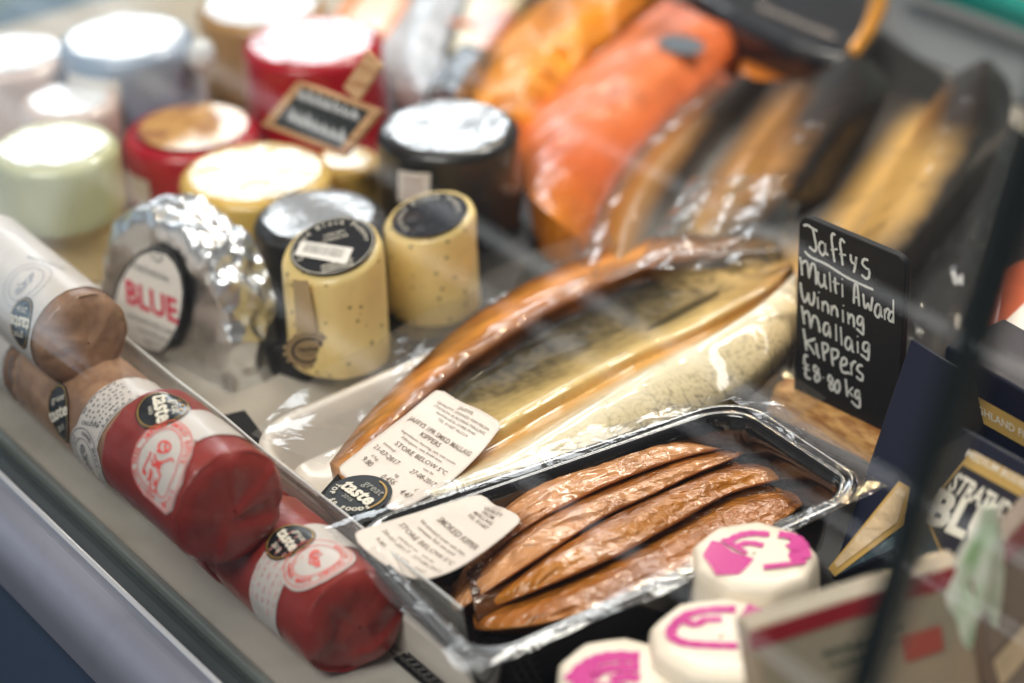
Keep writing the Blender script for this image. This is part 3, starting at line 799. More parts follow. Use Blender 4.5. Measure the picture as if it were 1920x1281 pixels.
# N2 far brown roll with the white label
t, cy, Lg = roll('brown paper butter roll at the picture edge, lowest in the row, with white printed label', -0.205, -0.0895, -0.2145, 0.0250, 0.0246, M_brown, seed=2)
mb = MB(); put_band(mb, cy.pt, 0.02, Lg - 0.004, -0.03, 0.06, 0.0004, 20, 40); lb = obj('label', mb, M_blabel, t)
d = Decal(cy, (8, 700), (40, 690)); mb = MB(); put_ring(mb, d, 0.0085, 0.0115, 0.0004, 0.0008); emblem(mb, d, 0.000030, 0, 0, 0.0008)
put_text(mb, d, 'SMOKED', 0.001, -0.017, 0.0034, 0.0008); obj('print', mb, M_grey_ink, lb)
# N3 brown lower
t, cy, Lg = roll('brown paper butter roll with an upright award badge and additive free emblem', -0.0875, 0.0315, -0.2150, 0.0250, 0.0247, M_brown, seed=4)
c = cy.inv(165, 862); a1 = cy.inv(193, 812)[0]; a0 = cy.inv(150, 782)[0]
mb = MB(); put_band(mb, cy.pt, a0, a1, -0.045, c[1] - 0.002, 0.0004, 12, 40); lb = obj('label', mb, M_blabel, t)
de = Decal(cy, c=c, d=(1, -0.75)); mb = MB(); put_disc(mb, de, 0.0150, 0.0165, 0.0006); rnd = obj('round_label', mb, M_blabel, lb)
mb = MB(); put_ring(mb, de, 0.0140, 0.0155, 0.0004, 0.0010); put_ring(mb, de, 0.0095, 0.0108, 0.0004, 0.0010); put_arc_text(mb, de, 'ADDITIVE FREE · HAND MADE BUTTER ·', 0.0116, 60, 0.0029, 0.0010, rx=1.0, ry=1.12, step=0.19, bold=0.02)
emblem(mb, de, 0.000034, 0, 0, 0.0010); obj('emblem_print', mb, M_grey_ink, rnd)
mb = MB(); db = Decal(cy, c=((a0 + a1) / 2, c[1] - 0.027), d=(0.02, -1))
put_text(mb, Decal(cy, (150, 800), (188, 808)), 'ORIGINAL', 0, 0.002, 0.0030, 0.0009)
for k in range(7):
    random.seed(k + 40); x = a0 + 0.002 + (a1 - a0 - 0.004) * k / 6; b_ = c[1] - 0.017
    for j in range(8):
        b_ -= random.uniform(0.0018, 0.0042)
        put_stroke(mb, cy.pt, [(x, b_), (x + 0.0001, b_ - random.uniform(0.001, 0.0018))], 0.0009, 0.0009)
put_stroke(mb, cy.pt, [(a0 + 0.0008, c[1] - 0.014), (a0 + 0.0008, c[1] - 0.03), (a0 + 0.0008, -0.04)], 0.0003, 0.0009); put_stroke(mb, cy.pt, [(a1 - 0.0008, c[1] - 0.014), (a1 - 0.0008, c[1] - 0.03), (a1 - 0.0008, -0.04)], 0.0003, 0.0009)
obj('side_print', mb, M_grey_ink, lb)
badge(t, cy, (96, 783), (131, 766), 0.0088, 0.0145, ('great', 'taste', '2015'))
# N5 red lower, mostly hidden
t, cy, Lg = roll('red paper butter roll squeezed under another, only its smoked butter label showing', 0.0335, 0.1035, -0.2150, 0.0250, 0.0246, M_redp, seed=6)
mb = MB(); q = [cy.inv(*p) for p in ((292, 962), (300, 985), (338, 1022), (364, 1050), (380, 1047), (384, 1018), (372, 985), (330, 945), (300, 925))]; put_poly(mb, cy.pt, q, 0.0004, 6); lb = obj('label', mb, M_blabel, t)
d = Decal(cy, (306, 972), (372, 1030)); mb = MB(); put_text(mb, d, 'SMOKED BUTTER', 0.0005, -0.0008, 0.0038, 0.0008, sx=0.85); put_text(mb, d, 'net 100 g', 0.001, -0.0058, 0.0022, 0.0008)
q = [np.array(x) for x in q]; cq = np.mean(q, axis=0); put_stroke(mb, cy.pt, [cq + (np.array(q[k]) - cq) * 0.9 for k in (0, 1, 2, 3, 4, 5)], 0.0003, 0.0008, taper=False); obj('label_print', mb, mat('wine_ink', lin(120, 50, 56)), lb)
# N6 red right end
t, cy, Lg = roll('red paper butter roll at the near end of the row, lying lowest', 0.1055, 0.1840, -0.2140, 0.0250, 0.0246, M_redp, seed=8)
a0, a1 = cy.inv(471, 1130)[0], cy.inv(518, 1165)[0]
mb = MB(); put_band(mb, cy.pt, a0, a1, -0.04, 0.05, 0.0004, 10, 44); lb = obj('label', mb, M_blabel, t)
de = Decal(cy, (565, 1068), (625, 1040)); mb = MB(); put_disc(mb, de, 0.0165, 0.0145, 0.0006); rnd = obj('round_label', mb, M_blabel, lb)
mb = MB(); put_ring(mb, de, 0.0150, 0.0132, 0.0004, 0.0010); put_ring(mb, de, 0.0105, 0.0092, 0.0004, 0.0010); put_arc_text(mb, de, 'HAND MADE SMOKED BUTTER', 0.0122, 270, 0.0030, 0.0010, cw=False, ry=0.88, bold=0.02, step=0.19); emblem(mb, de, 0.000026, 0, 0, 0.0010); obj('emblem_print', mb, M_red_ink, rnd)
mb = MB()
for k in range(5):
    random.seed(k + 70); x = a0 + 0.002 + (a1 - a0 - 0.004) * k / 4; b_ = 0.002
    while b_ < 0.036:
        l_ = random.uniform(0.0015, 0.004); put_stroke(mb, cy.pt, [(x, b_), (x, b_ + l_)], 0.0007, 0.0009); b_ += l_ + random.uniform(0.0008, 0.003)
obj('side_print', mb, mat('pale_red_ink', lin(222, 150, 148)), lb)
badge(t, cy, (527, 996), (556, 1034), 0.0100, 0.0112, ('great', 'taste', '2016'), cyy=0.0005)
# N1 brown upper
p1 = at(163, 642, 0.062); n_ = float(p1 @ NV); e_ = float(p1 @ EV)
t, cy, Lg = roll('brown paper butter roll lying on top with an upside down award badge', e_ - 0.115, e_, n_, 0.062, 0.0236, M_brown, seed=10, folds=5)
a1 = cy.inv(75, 590)[0]
mb = MB(); put_band(mb, cy.pt, 0.006, a1, -0.06, 0.05, 0.0004, 16, 44); lb = obj('label', mb, M_blabel, t)
d = Decal(cy, (90, 535), (10, 530)); mb = MB(); put_ring(mb, d, 0.013, 0.0135, 0.0003, 0.0008); put_ring(mb, d, 0.0095, 0.0100, 0.0003, 0.0008); emblem(mb, d, 0.00003, 0, 0, 0.0008, 0.0004)
put_text(mb, d, 'SMOKED BUTTER', 0, -0.0175, 0.003, 0.0008)
for k in range(5): put_stroke(mb, cy.pt, [(0.02 + 0.006 * k, 0.014), (0.02 + 0.006 * k, 0.022), (0.02 + 0.006 * k, 0.030)], 0.0006, 0.0008)
obj('label_print', mb, mat('pale_grey_ink', lin(138, 144, 156)), lb)
badge(t, cy, (59, 611), (21, 600), 0.0095, 0.0125, ('great', 'taste', '2016'))
# N4 red upper
p1 = at(438, 957, 0.067); n_ = float(p1 @ NV); e_ = float(p1 @ EV)
t, cy, Lg = roll('red paper butter roll on top with a churning emblem on a round white label', e_ - 0.070, e_, n_, 0.067, 0.0262, M_redp, seed=12, folds=5)
a0, a1 = cy.inv(330, 778)[0], cy.inv(392, 820)[0]
mb = MB(); put_band(mb, cy.pt, a0, a1, -0.05, 0.004, 0.0004, 10, 30); lb = obj('label', mb, M_blabel, t)
ov = [(275, 811), (258, 832), (249, 862), (252, 895), (272, 928), (297, 950), (314, 964), (324, 958), (342, 908), (360, 857), (366, 832), (358, 808), (338, 792), (312, 790), (292, 797)]
q = [cy.inv(*p) for p in ov]; mb = MB(); put_poly(mb, cy.pt, q, 0.0006, 8); rnd = obj('round_label', mb, M_blabel, lb)
q = np.array(q); cq = q.mean(axis=0)
mb = MB()
for k in (0.94, 0.70):
    pp = catmull(np.vstack([q, q[:1]]), 90); put_stroke(mb, cy.pt, [cq + (p - cq) * k for p in pp[::2]], 0.00045, 0.0010, taper=False)
pp = catmull(np.vstack([q, q[:1]]), 361); txt = 'EE · HAND MADE SMOKED BUTTER · SALTED · ADDITIVE FR'; n = len(txt)
pp = pp[:-1][::-1]
st = int(np.argmin([np.linalg.norm(p - cy.inv(256, 850)) for p in pp]))
for k, ch in enumerate(txt):
    if ch == ' ': continue
    i = (st + int(k * 360 / n)) % 360; p = cq + (pp[i] - cq) * 0.82; tn = pp[(i + 4) % 360] - pp[(i - 4) % 360]
    dd = Decal(cy, c=p, d=tn); put_text(mb, dd, ch, 0, 0, 0.0032, 0.0010, bold=0.015)
z8 = lambda x, y: cy.inv(220 + x * 0.2186, 700 + y * 0.2186)
for st_ in [[(360, 640), (390, 600), (440, 605), (470, 640)], [(350, 670), (390, 690), (450, 680), (470, 640)], [(380, 610), (368, 650), (390, 690)], [(430, 605), (420, 650), (450, 685)],
            [(300, 680), (290, 720), (250, 800), (235, 850)], [(330, 700), (350, 760), (400, 770), (480, 740)], [(480, 740), (492, 772)], [(350, 760), (320, 800), (310, 740)],
            [(400, 770), (360, 830), (380, 880), (350, 960), (340, 1010)], [(300, 820), (290, 900), (268, 912)], [(320, 840), (300, 920), (300, 1000)], [(340, 900), (330, 960), (362, 930)],
            [(290, 1000), (362, 1016)], [(380, 780), (340, 800), (382, 822)], [(235, 850), (260, 870), (250, 830)], [(360, 760), (370, 780), (390, 775)], [(345, 765), (365, 790), (395, 785)]]:
    put_stroke(mb, cy.pt, [z8(*p) for p in st_], 0.00095, 0.0010)
obj('emblem_print', mb, M_red_ink, rnd)
badge(t, cy, (300, 742), (311, 796), 0.0135, 0.0118, ('great', 'taste', '***'), stars=True)
# ------------------------------------------------------------------ clear guard and black card
M_clear = film('clear_guard_plastic', k=1.3, rough=0.05, haze=0.16, hazec=lin(225, 222, 216), bump=0.15, bs=25)
gd = thing('clear_guard', 'low clear plastic strip standing between butter rolls and trays', 'guard strip', W(0.06, -0.186, 0))
mb = MB(); vs = []
for i in range(40):
    e_ = -0.16 + 0.385 * i / 39
    for (n_, z_) in ((-0.1830, 0.0), (-0.1845, 0.015), (-0.1868, 0.032), (-0.1890, 0.0455)): vs.append(W(e_, n_ + 0.001 * nz((e_ * 18, z_ * 20, 0), 1), z_))
mb.grid(vs, 40, 4)
o = obj('strip', mb, M_clear, gd); sd_ = o.modifiers.new('s', 'SOLIDIFY'); sd_.thickness = 0.0006
mb = MB(); mb.tube([W(-0.16 + 0.385 * i / 39, -0.1890 + 0.001 * nz(((-0.16 + 0.385 * i / 39) * 18, 0.0455 * 20, 0), 1), 0.0457) for i in range(40)], 0.00055, 6)
obj('polished_edge', mb, mat('polished_edge', lin(214, 216, 216), rough=0.15, coat=0.6), gd)
mb = MB(); mb.prism([at(402, 782, 0.012), at(459, 769, 0.020), at(560, 905, 0.018), at(500, 930, 0.010)], (0, 0, -0.0015))
single('black_card', mb, mat('black_card', lin(26, 25, 26), rough=0.5), 'black card corner wedged behind the clear guard near the white tray', 'card', smooth=False)

# ------------------------------------------------------------------ rounded trays
def rrect(e0, e1, n0, n1, r, k=8):
    out = []
    for (ce_, cn_, a0) in ((e1 - r, n1 - r, 0), (e0 + r, n1 - r, 90), (e0 + r, n0 + r, 180), (e1 - r, n0 + r, 270)):
        for i in range(k + 1):
            a = math.radians(a0 + 90 * i / k); out.append((ce_ + r * math.cos(a), cn_ + r * math.sin(a)))
    return out


def tray_mesh(corn, prof, r, k=10):
    """corn: four ground corners in order; prof: (inset, z); bilinear so that the outline follows the corners"""
    c = [np.asarray(x)[:2] for x in corn]
    w = np.linalg.norm(c[1] - c[0]); h = np.linalg.norm(c[3] - c[0]); mb = MB(); vs = []; n = 0
    for (ins, z) in prof:
        rr = max(r - ins, 0.004)
        pts = rrect(ins, w - ins, ins, h - ins, rr, k); n = len(pts)
        for (a, b) in pts:
            u, v = a / w, b / h
            p = (1 - u) * (1 - v) * c[0] + u * (1 - v) * c[1] + u * v * c[2] + (1 - u) * v * c[3]
            vs.append((p[0], p[1], z))
    m = len(prof)
    fs = []
    for i in range(m - 1):
        for j in range(n):
            a = i * n + j; b = i * n + (j + 1) % n; fs.append((a, b, b + n, a + n))
    fs.append(tuple((m - 1) * n + j for j in range(n)))
    mb.add(vs, fs); return mb


wc = [W(0.028, -0.181), W(0.137, -0.181), W(0.137, -0.010), W(0.018, -0.004)]
mb = tray_mesh(wc, [(0.001, 0.002), (0.0, 0.024), (0.0, 0.0275), (0.002, 0.0290), (0.005, 0.0290), (0.007, 0.0275), (0.010, 0.020), (0.014, 0.008), (0.020, 0.0045), (0.04, 0.004)], 0.032)
single('white_tray', mb, mat('white_tray_plastic', lin(214, 206, 196), rough=0.32, coat=0.3, var=0.04, sss=0.1), 'shallow white plastic tray with rounded corners under the kippers and black tray', 'tray')

mb = MB(); mb.box(W(0.142, -0.1925, 0.0), EV * 0.30, NV * 0.0042, ZV * 0.020); o = single('divider_strip', mb, mat('white_divider_plastic', lin(206, 198, 188), rough=0.35, coat=0.3, var=0.05), 'white plastic divider strip on edge below the near corner of the black tray', 'divider'); bevelmod(o, 0.0012)
# black tray of smoked fillets
ft2 = thing('smoked_fish_tray', 'black plastic tray of smoked fish fillets with a peeling receipt label', 'fish tray', at(1110, 980, 0.006))
zr = 0.046
bc_ = [at(630, 992, zr), at(885, 1263, zr), at(1652, 911, zr), at(1385, 737, zr)]
M_tray = mat('glossy_black_tray', lin(22, 22, 24), rough=0.14, coat=0.9, crough=0.06, var=0.15, vs=60, bump=0.08, bs=200, spec=0.7)
mb = tray_mesh(bc_, [(0.002, 0.0425), (0.0002, 0.0435), (0.0, 0.0448), (0.0008, 0.0458), (0.0022, 0.0462), (0.0040, 0.0458), (0.0055, 0.0446), (0.0066, 0.0448), (0.0076, 0.0448), (0.0090, 0.0436), (0.0110, 0.0360), (0.0150, 0.0140), (0.0190, 0.0090), (0.0260, 0.0082)], 0.026, 12)
obj('tray', mb, M_tray, ft2, sharp=60)
M_flange = film('clear_tray_flange', k=1.6, rough=0.08, haze=0.05, bump=0.3, bs=60)
mb = MB(); c = [np.array(x) for x in bc_]; cm = sum(c) / 4; vs = []
for i in range(4):
    a, b = c[i], c[(i + 1) % 4]
    for k in range(14):
        f = k / 14; p = a + (b - a) * f; o_ = p + nrm((p - cm) * np.array([1, 1, 0])) * (0.005 if i != 2 and i != 3 else 0.007)
        q_ = p - nrm((p - cm) * np.array([1, 1, 0])) * 0.008
        vs += [o_ + ZV * (0.0010 + 0.0010 * math.sin(k * 1.7 + i)), p + ZV * 0.0012, q_ + ZV * 0.0012]
mb.grid(vs, 56, 3, True); obj('film_flange', mb, M_flange, ft2)


def loft(lines, zs, ns, nt, cols=None, disp=None, skirt=None, dispn=0.0, jit=None):
    S = max(len(l) for l in lines)
    L2 = [catmull(np.array(l, float), ns) for l in lines]
    Z2 = [catmull(np.array([[q] for q in (z if hasattr(z, '__len__') else [z] * S)], float), ns)[:, 0] for z in zs]
    m = len(lines); vs = []; cs = []; uv = []
    if cols is not None:
        cc = []
        for k in range(m):
            c = np.array(cols[k], float)
            cc.append(np.repeat(c[None, :], ns, 0) if c.ndim == 1 else np.array([[np.interp(t, np.linspace(0, 1, len(c)), c[:, j]) for j in range(3)] for t in np.linspace(0, 1, ns)]))
    for i in range(ns):
        row = catmull(np.array([[*L2[k][i], Z2[k][i]] for k in range(m)]), nt)
        for j in range(nt):
            u, v = i / (ns - 1), j / (nt - 1); x, y, z = row[j]
            p = at(x, y, z)
            if disp: z2 = z + disp(u, v, p); p = at(x, y, z2) if dispn == 0 else p + ZV * (z2 - z)
            vs.append(p); uv.append((u, v))
            if cols is not None:
                f = min(max((v + (jit(u, v, p) if jit else 0)), 0), 1) * (m - 1); k = min(int(f), m - 2); f -= k; cs.append(cc[k][i] * (1 - f) + cc[k + 1][i] * f)
    mb = MB(); mb.grid(vs, ns, nt)
    if skirt is not None:
        rim_ = [i * nt for i in range(ns)] + [(ns - 1) * nt + j for j in range(1, nt)] + [i * nt + nt - 1 for i in range(ns - 2, -1, -1)] + [j for j in range(nt - 2, 0, -1)]
        cen_ = np.mean(np.array(vs), axis=0); b = len(mb.v)
        for q in rim_:
            p = np.array(mb.v[q]); d_ = (cen_ - p) * np.array([1, 1, 0]); p2 = p + nrm(d_) * 0.002; p2[2] = min(skirt, p[2] - 0.0005); mb.v.append(tuple(p2)); uv.append(uv[q])
            if cols is not None: cs.append(cs[q] * 0.8)
        n = len(rim_); mb.f += [(rim_[k], rim_[(k + 1) % n], b + (k + 1) % n, b + k) for k in range(n)] + [tuple(b + k for k in range(n))]
    if cols is not None: mb.c = [(*c, 1.0) for c in cs]
    mb.uv = uv
    return mb


def wet_fish(name, rough=0.26, bump=0.4, bs=180, coat=0.9, var=0.22, vs=90, bdist=0.0018, c2=None):
    return mat(name, None, rough=rough, coat=coat, crough=0.09, attr=True, var=var, vs=vs, bump=bump, bs=bs, bd=4, bdist=bdist, c2=c2, c2s=110, c2t=(0.52, 0.72), sss=0.0)


M_fillet = mat('smoked_fillet', None, rough=0.3, coat=1.0, crough=0.05, attr=True, var=0.16, vs=60, bump=0.8, bs=250, bd=3, bdist=0.0032, c2=lin(132, 76, 28), c2s=34, c2t=(0.5, 0.72), baniso=((1.6, 1, 1), 0.15), bmod=28)


def wr(seed, amp=0.0016):
    def f(u, v, p):
        e_ = p @ (bc_u); n_ = p @ (bc_v)
        edge = min(1, 6 * min(v, 1 - v) + 0.2)
        return edge * (amp * 1.5 * nz((e_ * 24, n_ * 60, seed), 1.0) + amp * (0.35 - abs(nz((e_ * 40 + 2 * nz((e_ * 30, n_ * 30, 1), 1.0), n_ * 150, seed), 1.0)) * 1.8) * max(0, 0.5 + 1.5 * nz((e_ * 22, n_ * 50, seed + 5), 1.0)) + amp * 0.4 * (0.3 - abs(nz((e_ * 130 + n_ * 90, n_ * 260, seed + 3), 1.0)) * 2))
    return f


bc_u = nrm(bc_[3] - bc_[0]); bc_v = nrm(bc_[1] - bc_[0])
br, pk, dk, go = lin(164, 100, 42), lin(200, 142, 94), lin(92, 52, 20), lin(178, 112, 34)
# a (far), b, c, d (near): edges given from the label end to the far end
fil = [
    ('a', [[(871, 1059), (937, 953), (1009, 897), (1102, 855), (1207, 828), (1286, 828), (1342, 839)], [(866, 1076), (937, 977), (1011, 921), (1108, 875), (1209, 846), (1288, 837), (1344, 841)], [(859, 1099), (937, 1009), (1014, 954), (1116, 903), (1212, 870), (1291, 850), (1347, 844)], [(855, 1115), (937, 1031), (1016, 977), (1121, 922), (1214, 886), (1293, 858), (1349, 845)]],
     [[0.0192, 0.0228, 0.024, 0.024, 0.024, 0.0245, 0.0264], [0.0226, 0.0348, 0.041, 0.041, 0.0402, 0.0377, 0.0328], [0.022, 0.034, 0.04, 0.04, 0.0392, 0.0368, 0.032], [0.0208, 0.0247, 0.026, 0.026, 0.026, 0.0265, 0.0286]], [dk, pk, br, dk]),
    ('b', [[(851, 1115), (927, 1047), (1016, 975), (1121, 924), (1214, 889), (1293, 861), (1365, 848)], [(853, 1125), (931, 1062), (1019, 995), (1124, 939), (1218, 901), (1297, 870), (1373, 850)], [(856, 1139), (937, 1083), (1023, 1023), (1129, 960), (1223, 917), (1302, 883), (1384, 853)], [(858, 1148), (940, 1097), (1026, 1042), (1131, 973), (1227, 928), (1306, 891), (1392, 855)]],
     [[0.0208, 0.0247, 0.026, 0.026, 0.026, 0.0265, 0.0286], [0.0215, 0.0331, 0.039, 0.039, 0.0382, 0.0359, 0.0312], [0.0209, 0.0323, 0.038, 0.038, 0.0372, 0.035, 0.0304], [0.0128, 0.0152, 0.016, 0.016, 0.016, 0.0163, 0.0176]], [dk, pk, br, dk]),
    ('c', [[(905, 1126), (977, 1080), (1052, 1026), (1141, 978), (1240, 930), (1339, 889), (1431, 873)], [(908, 1132), (982, 1090), (1061, 1042), (1151, 996), (1250, 946), (1349, 900), (1445, 881)], [(912, 1139), (991, 1104), (1074, 1064), (1165, 1020), (1264, 968), (1363, 915), (1463, 892)], [(914, 1144), (996, 1113), (1082, 1079), (1174, 1036), (1273, 983), (1372, 926), (1476, 899)]],
     [[0.016, 0.019, 0.02, 0.02, 0.02, 0.0204, 0.022], [0.0209, 0.0323, 0.038, 0.038, 0.0372, 0.035, 0.0304], [0.0198, 0.0306, 0.036, 0.036, 0.0353, 0.0331, 0.0288], [0.0112, 0.0133, 0.014, 0.014, 0.014, 0.0143, 0.0154]], [dk, go, br, dk]),
    ('d', [[(896, 1150), (983, 1123), (1082, 1084), (1174, 1042), (1280, 990), (1378, 931), (1484, 911)], [(898, 1160), (989, 1140), (1090, 1104), (1184, 1066), (1287, 1017), (1388, 957), (1490, 923)], [(899, 1174), (997, 1162), (1101, 1132), (1198, 1098), (1299, 1054), (1402, 992), (1499, 941)], [(901, 1184), (1003, 1177), (1108, 1151), (1207, 1119), (1306, 1079), (1411, 1016), (1505, 953)]],
     [[0.0112, 0.0133, 0.014, 0.014, 0.014, 0.0143, 0.0154], [0.0171, 0.0263, 0.031, 0.031, 0.0304, 0.0285, 0.0248], [0.0165, 0.0255, 0.03, 0.03, 0.0294, 0.0276, 0.024], [0.0096, 0.0114, 0.012, 0.012, 0.012, 0.0122, 0.0132]], [dk, br, go, dk]),
]
for k, (nm, ln, zz, cs) in enumerate(fil):
    A_, D_ = np.array(ln[0], float), np.array(ln[3], float); zA, zB, zC, zD = (np.array(q) for q in zz)
    ln = [A_ + (D_ - A_) * f + np.array([[0, 4 * nz((t_ * 0.9, f, k), 1.0, 5)] for t_ in range(len(A_))]) for f in (0, 0.05, 0.30, 0.68, 0.94, 1)]
    zz = [np.maximum(zA * 0.8, zB - 0.009), zB - 0.0022, zB, zC, zC - 0.0022, np.maximum(zD, zC - 0.012)]
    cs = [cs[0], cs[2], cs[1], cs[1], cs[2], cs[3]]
    if k: ln[0] = ln[0] - np.array([0, (0, 24, 9, 14)[k]]); zz[0] = np.maximum(zz[0] - 0.002, zz[2] - 0.007)
    for end in (0, -1):      # the ends taper to a rounded tip
        m_ = (ln[0][end] + ln[-1][end]) / 2; o_ = nrm(m_ - (ln[0][end + (1 if end == 0 else -1)] + ln[-1][end + (1 if end == 0 else -1)]) / 2) * 12
        for q_ in range(6):
            tip = m_ + o_ + (ln[q_][end] - m_) * 0.25; zt_ = zz[q_][end] * 0.7
            ln[q_] = np.vstack([tip, ln[q_]]) if end == 0 else np.vstack([ln[q_], tip]); zz[q_] = np.append(zt_, zz[q_]) if end == 0 else np.append(zz[q_], zt_)
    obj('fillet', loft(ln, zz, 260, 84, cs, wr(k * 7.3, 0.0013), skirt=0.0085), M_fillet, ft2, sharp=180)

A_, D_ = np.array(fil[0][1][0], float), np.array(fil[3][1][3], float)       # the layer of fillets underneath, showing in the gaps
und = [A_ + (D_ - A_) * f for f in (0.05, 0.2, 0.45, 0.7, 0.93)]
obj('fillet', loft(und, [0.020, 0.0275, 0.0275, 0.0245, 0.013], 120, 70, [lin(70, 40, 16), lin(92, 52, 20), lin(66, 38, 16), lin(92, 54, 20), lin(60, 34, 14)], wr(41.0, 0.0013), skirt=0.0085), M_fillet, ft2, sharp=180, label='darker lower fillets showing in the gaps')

# receipt label peeling over the tray rim
pt_ = Patch([[(905, 924, 0.048), (925, 945, 0.0475), (950, 955, 0.044), (985, 972, 0.041)], [(830, 946, 0.0485), (860, 972, 0.0470), (895, 1000, 0.0440), (925, 1022, 0.041)], [(735, 975, 0.0485), (770, 1012, 0.046), (815, 1045, 0.043), (855, 1068, 0.040)], [(655, 1000, 0.0485), (690, 1036, 0.047), (735, 1068, 0.044), (785, 1092, 0.040)]], 0.040, 0.068)


def sheet(pt, w, h, r=0.004, nu=24, nv=36, off=0.0):
    mb = MB(); vs = []
    for j in range(nv + 1):
        y = h * j / nv
        ins = 0.0
        for yy in (y, h - y):
            if yy < r: ins = max(ins, r - math.sqrt(max(0, r * r - (r - yy) ** 2)))
        for i in range(nu + 1): vs.append(pt(ins + (w - 2 * ins) * i / nu, y, off))
    mb.grid(vs, nv + 1, nu + 1); return mb


class Sheet(Decal):
    def __init__(s, p): s.p = p
    def pt(s, x, y, off=0.0): return s.p.pt(s.p.w / 2 + x, y, off)


rc = obj('receipt_label', sheet(pt_.pt, 0.040, 0.068, 0.006), M_receipt, ft2); so = rc.modifiers.new('s', 'SOLIDIFY'); so.thickness = 0.0002
sh = Sheet(pt_); mb = MB()
for y, txt, sz in ((0.0620, 'QUALITY', 0.0036), (0.0582, 'FROM', 0.0036), (0.0544, 'MALLAIG', 0.0036), (0.0506, 'TEL 01687', 0.0034)): put_text(mb, sh, txt, 0.001, y, sz, 0.0004, bold=0.004)
put_text(mb, sh, 'SMOKED KIPPER', 0.002, 0.0385, 0.0046, 0.0004, sx=0.8, bold=0.004)
put_text(mb, sh, 'fish smoked over oak chips', 0.0, 0.0325, 0.0026, 0.0004); put_text(mb, sh, 'contains fish see pack', 0.0, 0.0295, 0.0026, 0.0004)
put_text(mb, sh, 'STORE BELOW 5°C', 0.0, 0.0245, 0.0038, 0.0004, bold=0.004); put_text(mb, sh, 'packed on   use by', 0.0, 0.0195, 0.0026, 0.0004)
put_text(mb, sh, '20-07-2017', -0.008, 0.0155, 0.0034, 0.0004); put_text(mb, sh, '27-08-2017', 0.010, 0.0155, 0.0034, 0.0004); put_text(mb, sh, '9.80', -0.010, 0.0095, 0.0034, 0.0004); put_text(mb, sh, '0.372', 0.002, 0.0095, 0.0034, 0.0004); put_text(mb, sh, '3.65', 0.012, 0.0095, 0.0034, 0.0004)
obj('receipt_print', mb, M_receipt_ink, rc)

# ------------------------------------------------------------------ vacuum packed kippers
kp = thing('kipper_pack', 'clear vacuum pack of golden brown kippers with a long receipt label', 'fish pack', at(1050, 700, 0.006))
C_or, C_or2, C_dk, C_mot, C_tan, C_gold, C_sil, C_cre, C_gry = lin(206, 132, 48), lin(112, 62, 20), lin(26, 25, 24), lin(108, 94, 64), lin(206, 178, 116), lin(196, 144, 64), lin(226, 216, 188), lin(208, 198, 166), lin(70, 68, 58)


def kipdisp(u, v, p):
    return (0.0011 * nz((p @ EV * 110, p @ NV * 22, 0), 1.0, 13) + 0.0004 * nz((p @ EV * 260, p @ NV * 60, 0), 1.0, 14)) * max(0, 1 - v / 0.26) + 0.0007 * nz((p @ EV * 16, p @ NV * 30, 0), 1.0, 3) + 0.00010 * nz(p, 120, 1) + (0.0032 * nz(p, 62, 6) + 0.0012 * nz(p, 130, 2)) * max(0, min(1, (u - 0.80) / 0.12)) * (1 if v > 0.25 else 0.3)


L_ = [
    [(618, 868), (712, 752), (868, 608), (1010, 518), (1180, 452), (1340, 436), (1458, 443)],
    [(640, 880), (745, 752), (888, 628), (1035, 538), (1190, 475), (1340, 458), (1460, 458)],
    [(655, 882), (778, 758), (908, 654), (1062, 562), (1200, 502), (1340, 482), (1462, 472)],
    [(672, 884), (806, 766), (936, 672), (1085, 588), (1225, 528), (1352, 498), (1468, 478)],
    [(700, 890), (850, 790), (975, 715), (1125, 640), (1265, 575), (1385, 525), (1478, 486)],
    [(745, 893), (868, 836), (990, 762), (1165, 668), (1320, 598), (1430, 540), (1486, 495)],
    [(775, 905), (900, 855), (1030, 780), (1188, 690), (1330, 622), (1440, 558), (1490, 508)],
    [(800, 920), (935, 872), (1075, 785), (1205, 705), (1322, 642), (1425, 575), (1492, 515)],
    [(820, 935), (975, 890), (1110, 815), (1230, 745), (1345, 680), (1435, 622), (1494, 560)],
    [(850, 955), (1010, 912), (1140, 855), (1265, 790), (1365, 735), (1445, 668), (1496, 600)],
    [(880, 985), (1040, 940), (1165, 885), (1300, 815), (1390, 755), (1460, 690), (1498, 625)],
]
Z_ = [0.027, 0.0345, 0.0350, 0.0285, 0.0305, 0.0385, 0.033, 0.0385, 0.036, 0.030, 0.022]
Z_ = [[z + 0.004 - 0.004 * k / 6 + (0.006 if k > 4 else 0) for k in range(7)] for z in Z_]
CC = [C_or2, C_or, C_or2, C_dk, C_mot, C_tan, C_gold, C_sil, lin(196, 182, 146), lin(142, 130, 100), lin(46, 44, 38)]
CC = [[np.array(c)] * 7 for c in CC]
hd = [np.array(lin(*c)) for c in ((60, 48, 20), (74, 58, 22), (50, 40, 22), (120, 100, 60), (190, 150, 90), (160, 110, 50), (120, 80, 36), (228, 214, 190), (214, 190, 146), (190, 168, 126), (110, 104, 92))]
for k in range(11): CC[k][5] = 0.4 * CC[k][5] + 0.6 * hd[k]; CC[k][6] = hd[k]
for k in (3, 4): CC[k][1] = np.array(lin(70, 68, 58)) if k == 3 else np.array(lin(150, 132, 92)); CC[k][5] = np.array(lin(196, 168, 116))
mbk = loft(L_, Z_, 300, 190, CC, kipdisp, skirt=0.012, jit=lambda u, v, p: 0.020 * nz((p @ EV * 60, p @ NV * 40, 0), 1.0, 33) + 0.012 * nz((p @ EV * 190, p @ NV * 120, 0), 1.0, 35) + 0.006 * nz(p, 420, 37))
